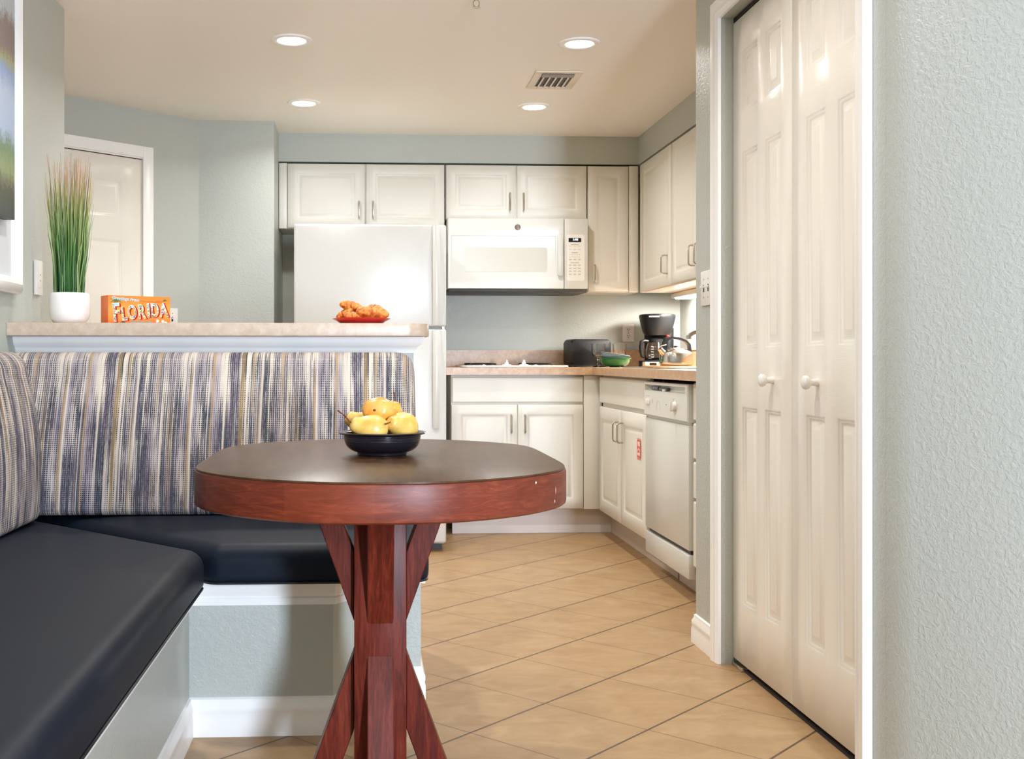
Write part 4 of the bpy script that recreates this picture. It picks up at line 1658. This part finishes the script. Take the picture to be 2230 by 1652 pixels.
caf = cf.build('carafe', M['glass'], cm, smooth=50)
MB().lathe([(.0445, .100), (.0468, .100), (.0472, .114), (.048, .118), (.03, .126), (0, .128)], (0, -.040, .0425), 36).build('lid', M['black'], caf)
ca = math.radians(-150)
hd = lambda q, z: (q * math.cos(ca), -.040 + q * math.sin(ca), z)
MB().tube([hd(.046, .150), hd(.070, .154), hd(.088, .146), hd(.092, .120), hd(.090, .085), hd(.084, .062), hd(.074, .058)], [.010, .011, .012, .012, .012, .011, .009], 10).build('handle', M['black'], caf)
mk = MB()
for k in range(5):
    z = .058 + k * .015
    a = math.radians(-100)
    mk.box(-.008, .006, -.0004, .0004, z - .0008, z + .0008, Mx=Matrix.Translation((.0600 * math.cos(a), -.040 + .0612 * math.sin(a) - .0004, 0)))
mk.text('12', .012, Matrix.Translation((-.030, -.0945, .066)) @ Matrix.Rotation(-.5, 4, 'Z') @ FR, 0, .0003)
mk.build('level_marks', M['white_pl'], caf, smooth=0)
fp = MB().prism(round_poly([(-.050, -.134), (.050, -.134), (.074, -.108), (-.074, -.108)], .006), .003, .030, 0, .003).build('front_panel', cmat('silver plastic', 'b9b3ad', .3), cm)
MB().box(-.022, .018, -.1352, -.1338, .010, .024).build('display', M['black'], fp)
MB().box(-.030, .030, -.114, -.110, .288, .296, .001).build('name_strip', cmat('pale grey strip', 'c9c4bc'), cm)

# kettle on a board
kbd = MB().prism(round_poly([(-.135, -.085), (.135, -.085), (.135, .085), (-.135, .085)], .02), 0, .011, 0, .003)
tag(kbd.build('cutting_board', wood('honey board', 'a86f35', 'c78d4c', 'd8a566', (8, 60, 8), .4, 0), loc=(1.655, 5.905, KZ + .0005), rot=(0, 0, -.12)), 'thin honey wooden board under the kettle', 'board')
kt = thing('kettle', 'shiny steel whistling kettle with black handle on a wooden board', 'kettle', (1.685, 5.905, KZ + .012), math.radians(10))
MB().lathe([(0, 0), (.084, 0), (.088, .003), (.089, .010), (.0885, .062), (.085, .070), (.075, .078), (.055, .088), (.032, .094), (.030, .097), (0, .099)], seg=48).build('body', M['steel'], kt, smooth=40)
MB().lathe([(0, .0985), (.012, .0985), (.010, .106), (0, .108)], seg=20).build('lid_knob', M['black'], kt)
MB().tube([(-.066, -.012, .058), (-.085, -.015, .072), (-.103, -.018, .092)], [.020, .0165, .0135], 16).build('spout', M['steel'], kt)
MB().tube([(-.112, -.018, .090), (-.090, -.014, .106), (-.062, -.010, .112)], .003, 8).build('spout_lever', M['steel'], kt)
hpts = [(-.072, 0, .080), (-.068, 0, .110), (-.058, 0, .142), (-.030, 0, .150), (.015, 0, .146), (.055, 0, .132), (.076, 0, .112), (.082, 0, .074)]
mb = MB()
rows = []
for i, p in enumerate(hpts):
    a = Vector(hpts[min(i + 1, len(hpts) - 1)]) - Vector(hpts[max(i - 1, 0)])
    a.normalize()
    nrm = Vector((-a.z, 0, a.x))
    th = .011 if i in (0, 1, 2) else .006
    rows.append([tuple(Vector(p) + nrm * th * s + Vector((0, w, 0))) for s, w in ((1, -.012), (1, .012), (-1, .012), (-1, -.012))])
mb.rings(rows)
mb.build('handle', M['black'], kt, smooth=60)
MB().box(-.054, -.042, -.006, .006, .150, .164, .002).build('lever_tip', cmat('red plastic', 'd02424'), kt)

# ================================================================== LIGHT
E_KEY = 225
CANS = [(-.296, 4.473, 15), (.874, 4.46, 9.5), (-.307, 5.562, 6.5), (.861, 5.584, 8), (-.45, 2.85, 9.5), (.45, 2.75, 9), (-1.8, 4.5, 6)]  # last entry is the added hallway fill
E_UP = 50
def area(name, loc, rot, sx, sy, power, color):
    d = bpy.data.lights.new(name, 'AREA')
    d.shape = 'RECTANGLE'
    d.size, d.size_y = sx, sy
    d.energy = power
    d.color = color
    o = bpy.data.objects.new(name, d)
    COL.objects.link(o)
    o.location = loc
    o.rotation_euler = rot
    return o


area('added_key_light', ((WX0 + WX1) / 2, -1.52, (WZ0 + WZ1) / 2), (PI / 2, 0, 0), WX1 - WX0 - .1, WZ1 - WZ0 - .1, E_KEY, (.76, .895, 1.10))  # unseen key light, added from behind on the right
# the lamp inside every recessed fitting
for x, y, e in CANS:
    d = bpy.data.lights.new('recessed_lamp', 'AREA')
    d.shape = 'DISK'
    d.size = .11
    d.energy = e
    d.spread = math.radians(150)
    d.color = (1.0, .975, .95)
    o = bpy.data.objects.new('recessed_lamp', d)
    COL.objects.link(o)
    o.location = (x, y, ZC - .010)

# unseen uplight added behind the camera as soft fill
d = bpy.data.lights.new('added_fill_uplight', 'SPOT')
d.energy = E_UP
d.spot_size = math.radians(150)
d.spot_blend = .6
d.shadow_soft_size = .12
d.color = (1.0, .86, .70)
o = bpy.data.objects.new('added_fill_uplight', d)
COL.objects.link(o)
o.location = (.2, -.9, 1.55)
o.rotation_euler = (PI, 0, 0)

w = bpy.data.worlds.new('daylight sky')
SC.world = w
w.use_nodes = True
bg = w.node_tree.nodes['Background']
bg.inputs[0].default_value = (.75, .87, 1.0, 1)
bg.inputs[1].default_value = 1.0

# ================================================================== CAMERA
cam = bpy.data.cameras.new('camera')
cam.sensor_fit = 'HORIZONTAL'
cam.sensor_width = 36
cam.lens = 36 * 2400 / 2230
cam.shift_x = (1115 - 915) / 2230
cam.shift_y = -(826 - 784) / 2230
cam.clip_start = .02
co = bpy.data.objects.new('camera', cam)
COL.objects.link(co)
co.location = (0, 0, .96)
co.rotation_euler = (PI / 2, 0, -math.atan(120 / 2400))
SC.camera = co

vs = SC.view_settings
SC.display_settings.display_device = 'sRGB'
vs.view_transform = 'Standard'
vs.look = 'None'
vs.exposure = 0.0
vs.gamma = 1.0
vs.use_curve_mapping = False
SC.cycles.use_denoising = True
SC.cycles.max_bounces = 14
SC.cycles.transmission_bounces = 12
SC.cycles.diffuse_bounces = 6
SC.cycles.sample_clamp_indirect = 6
SC.cycles.caustics_reflective = False
SC.cycles.caustics_refractive = False
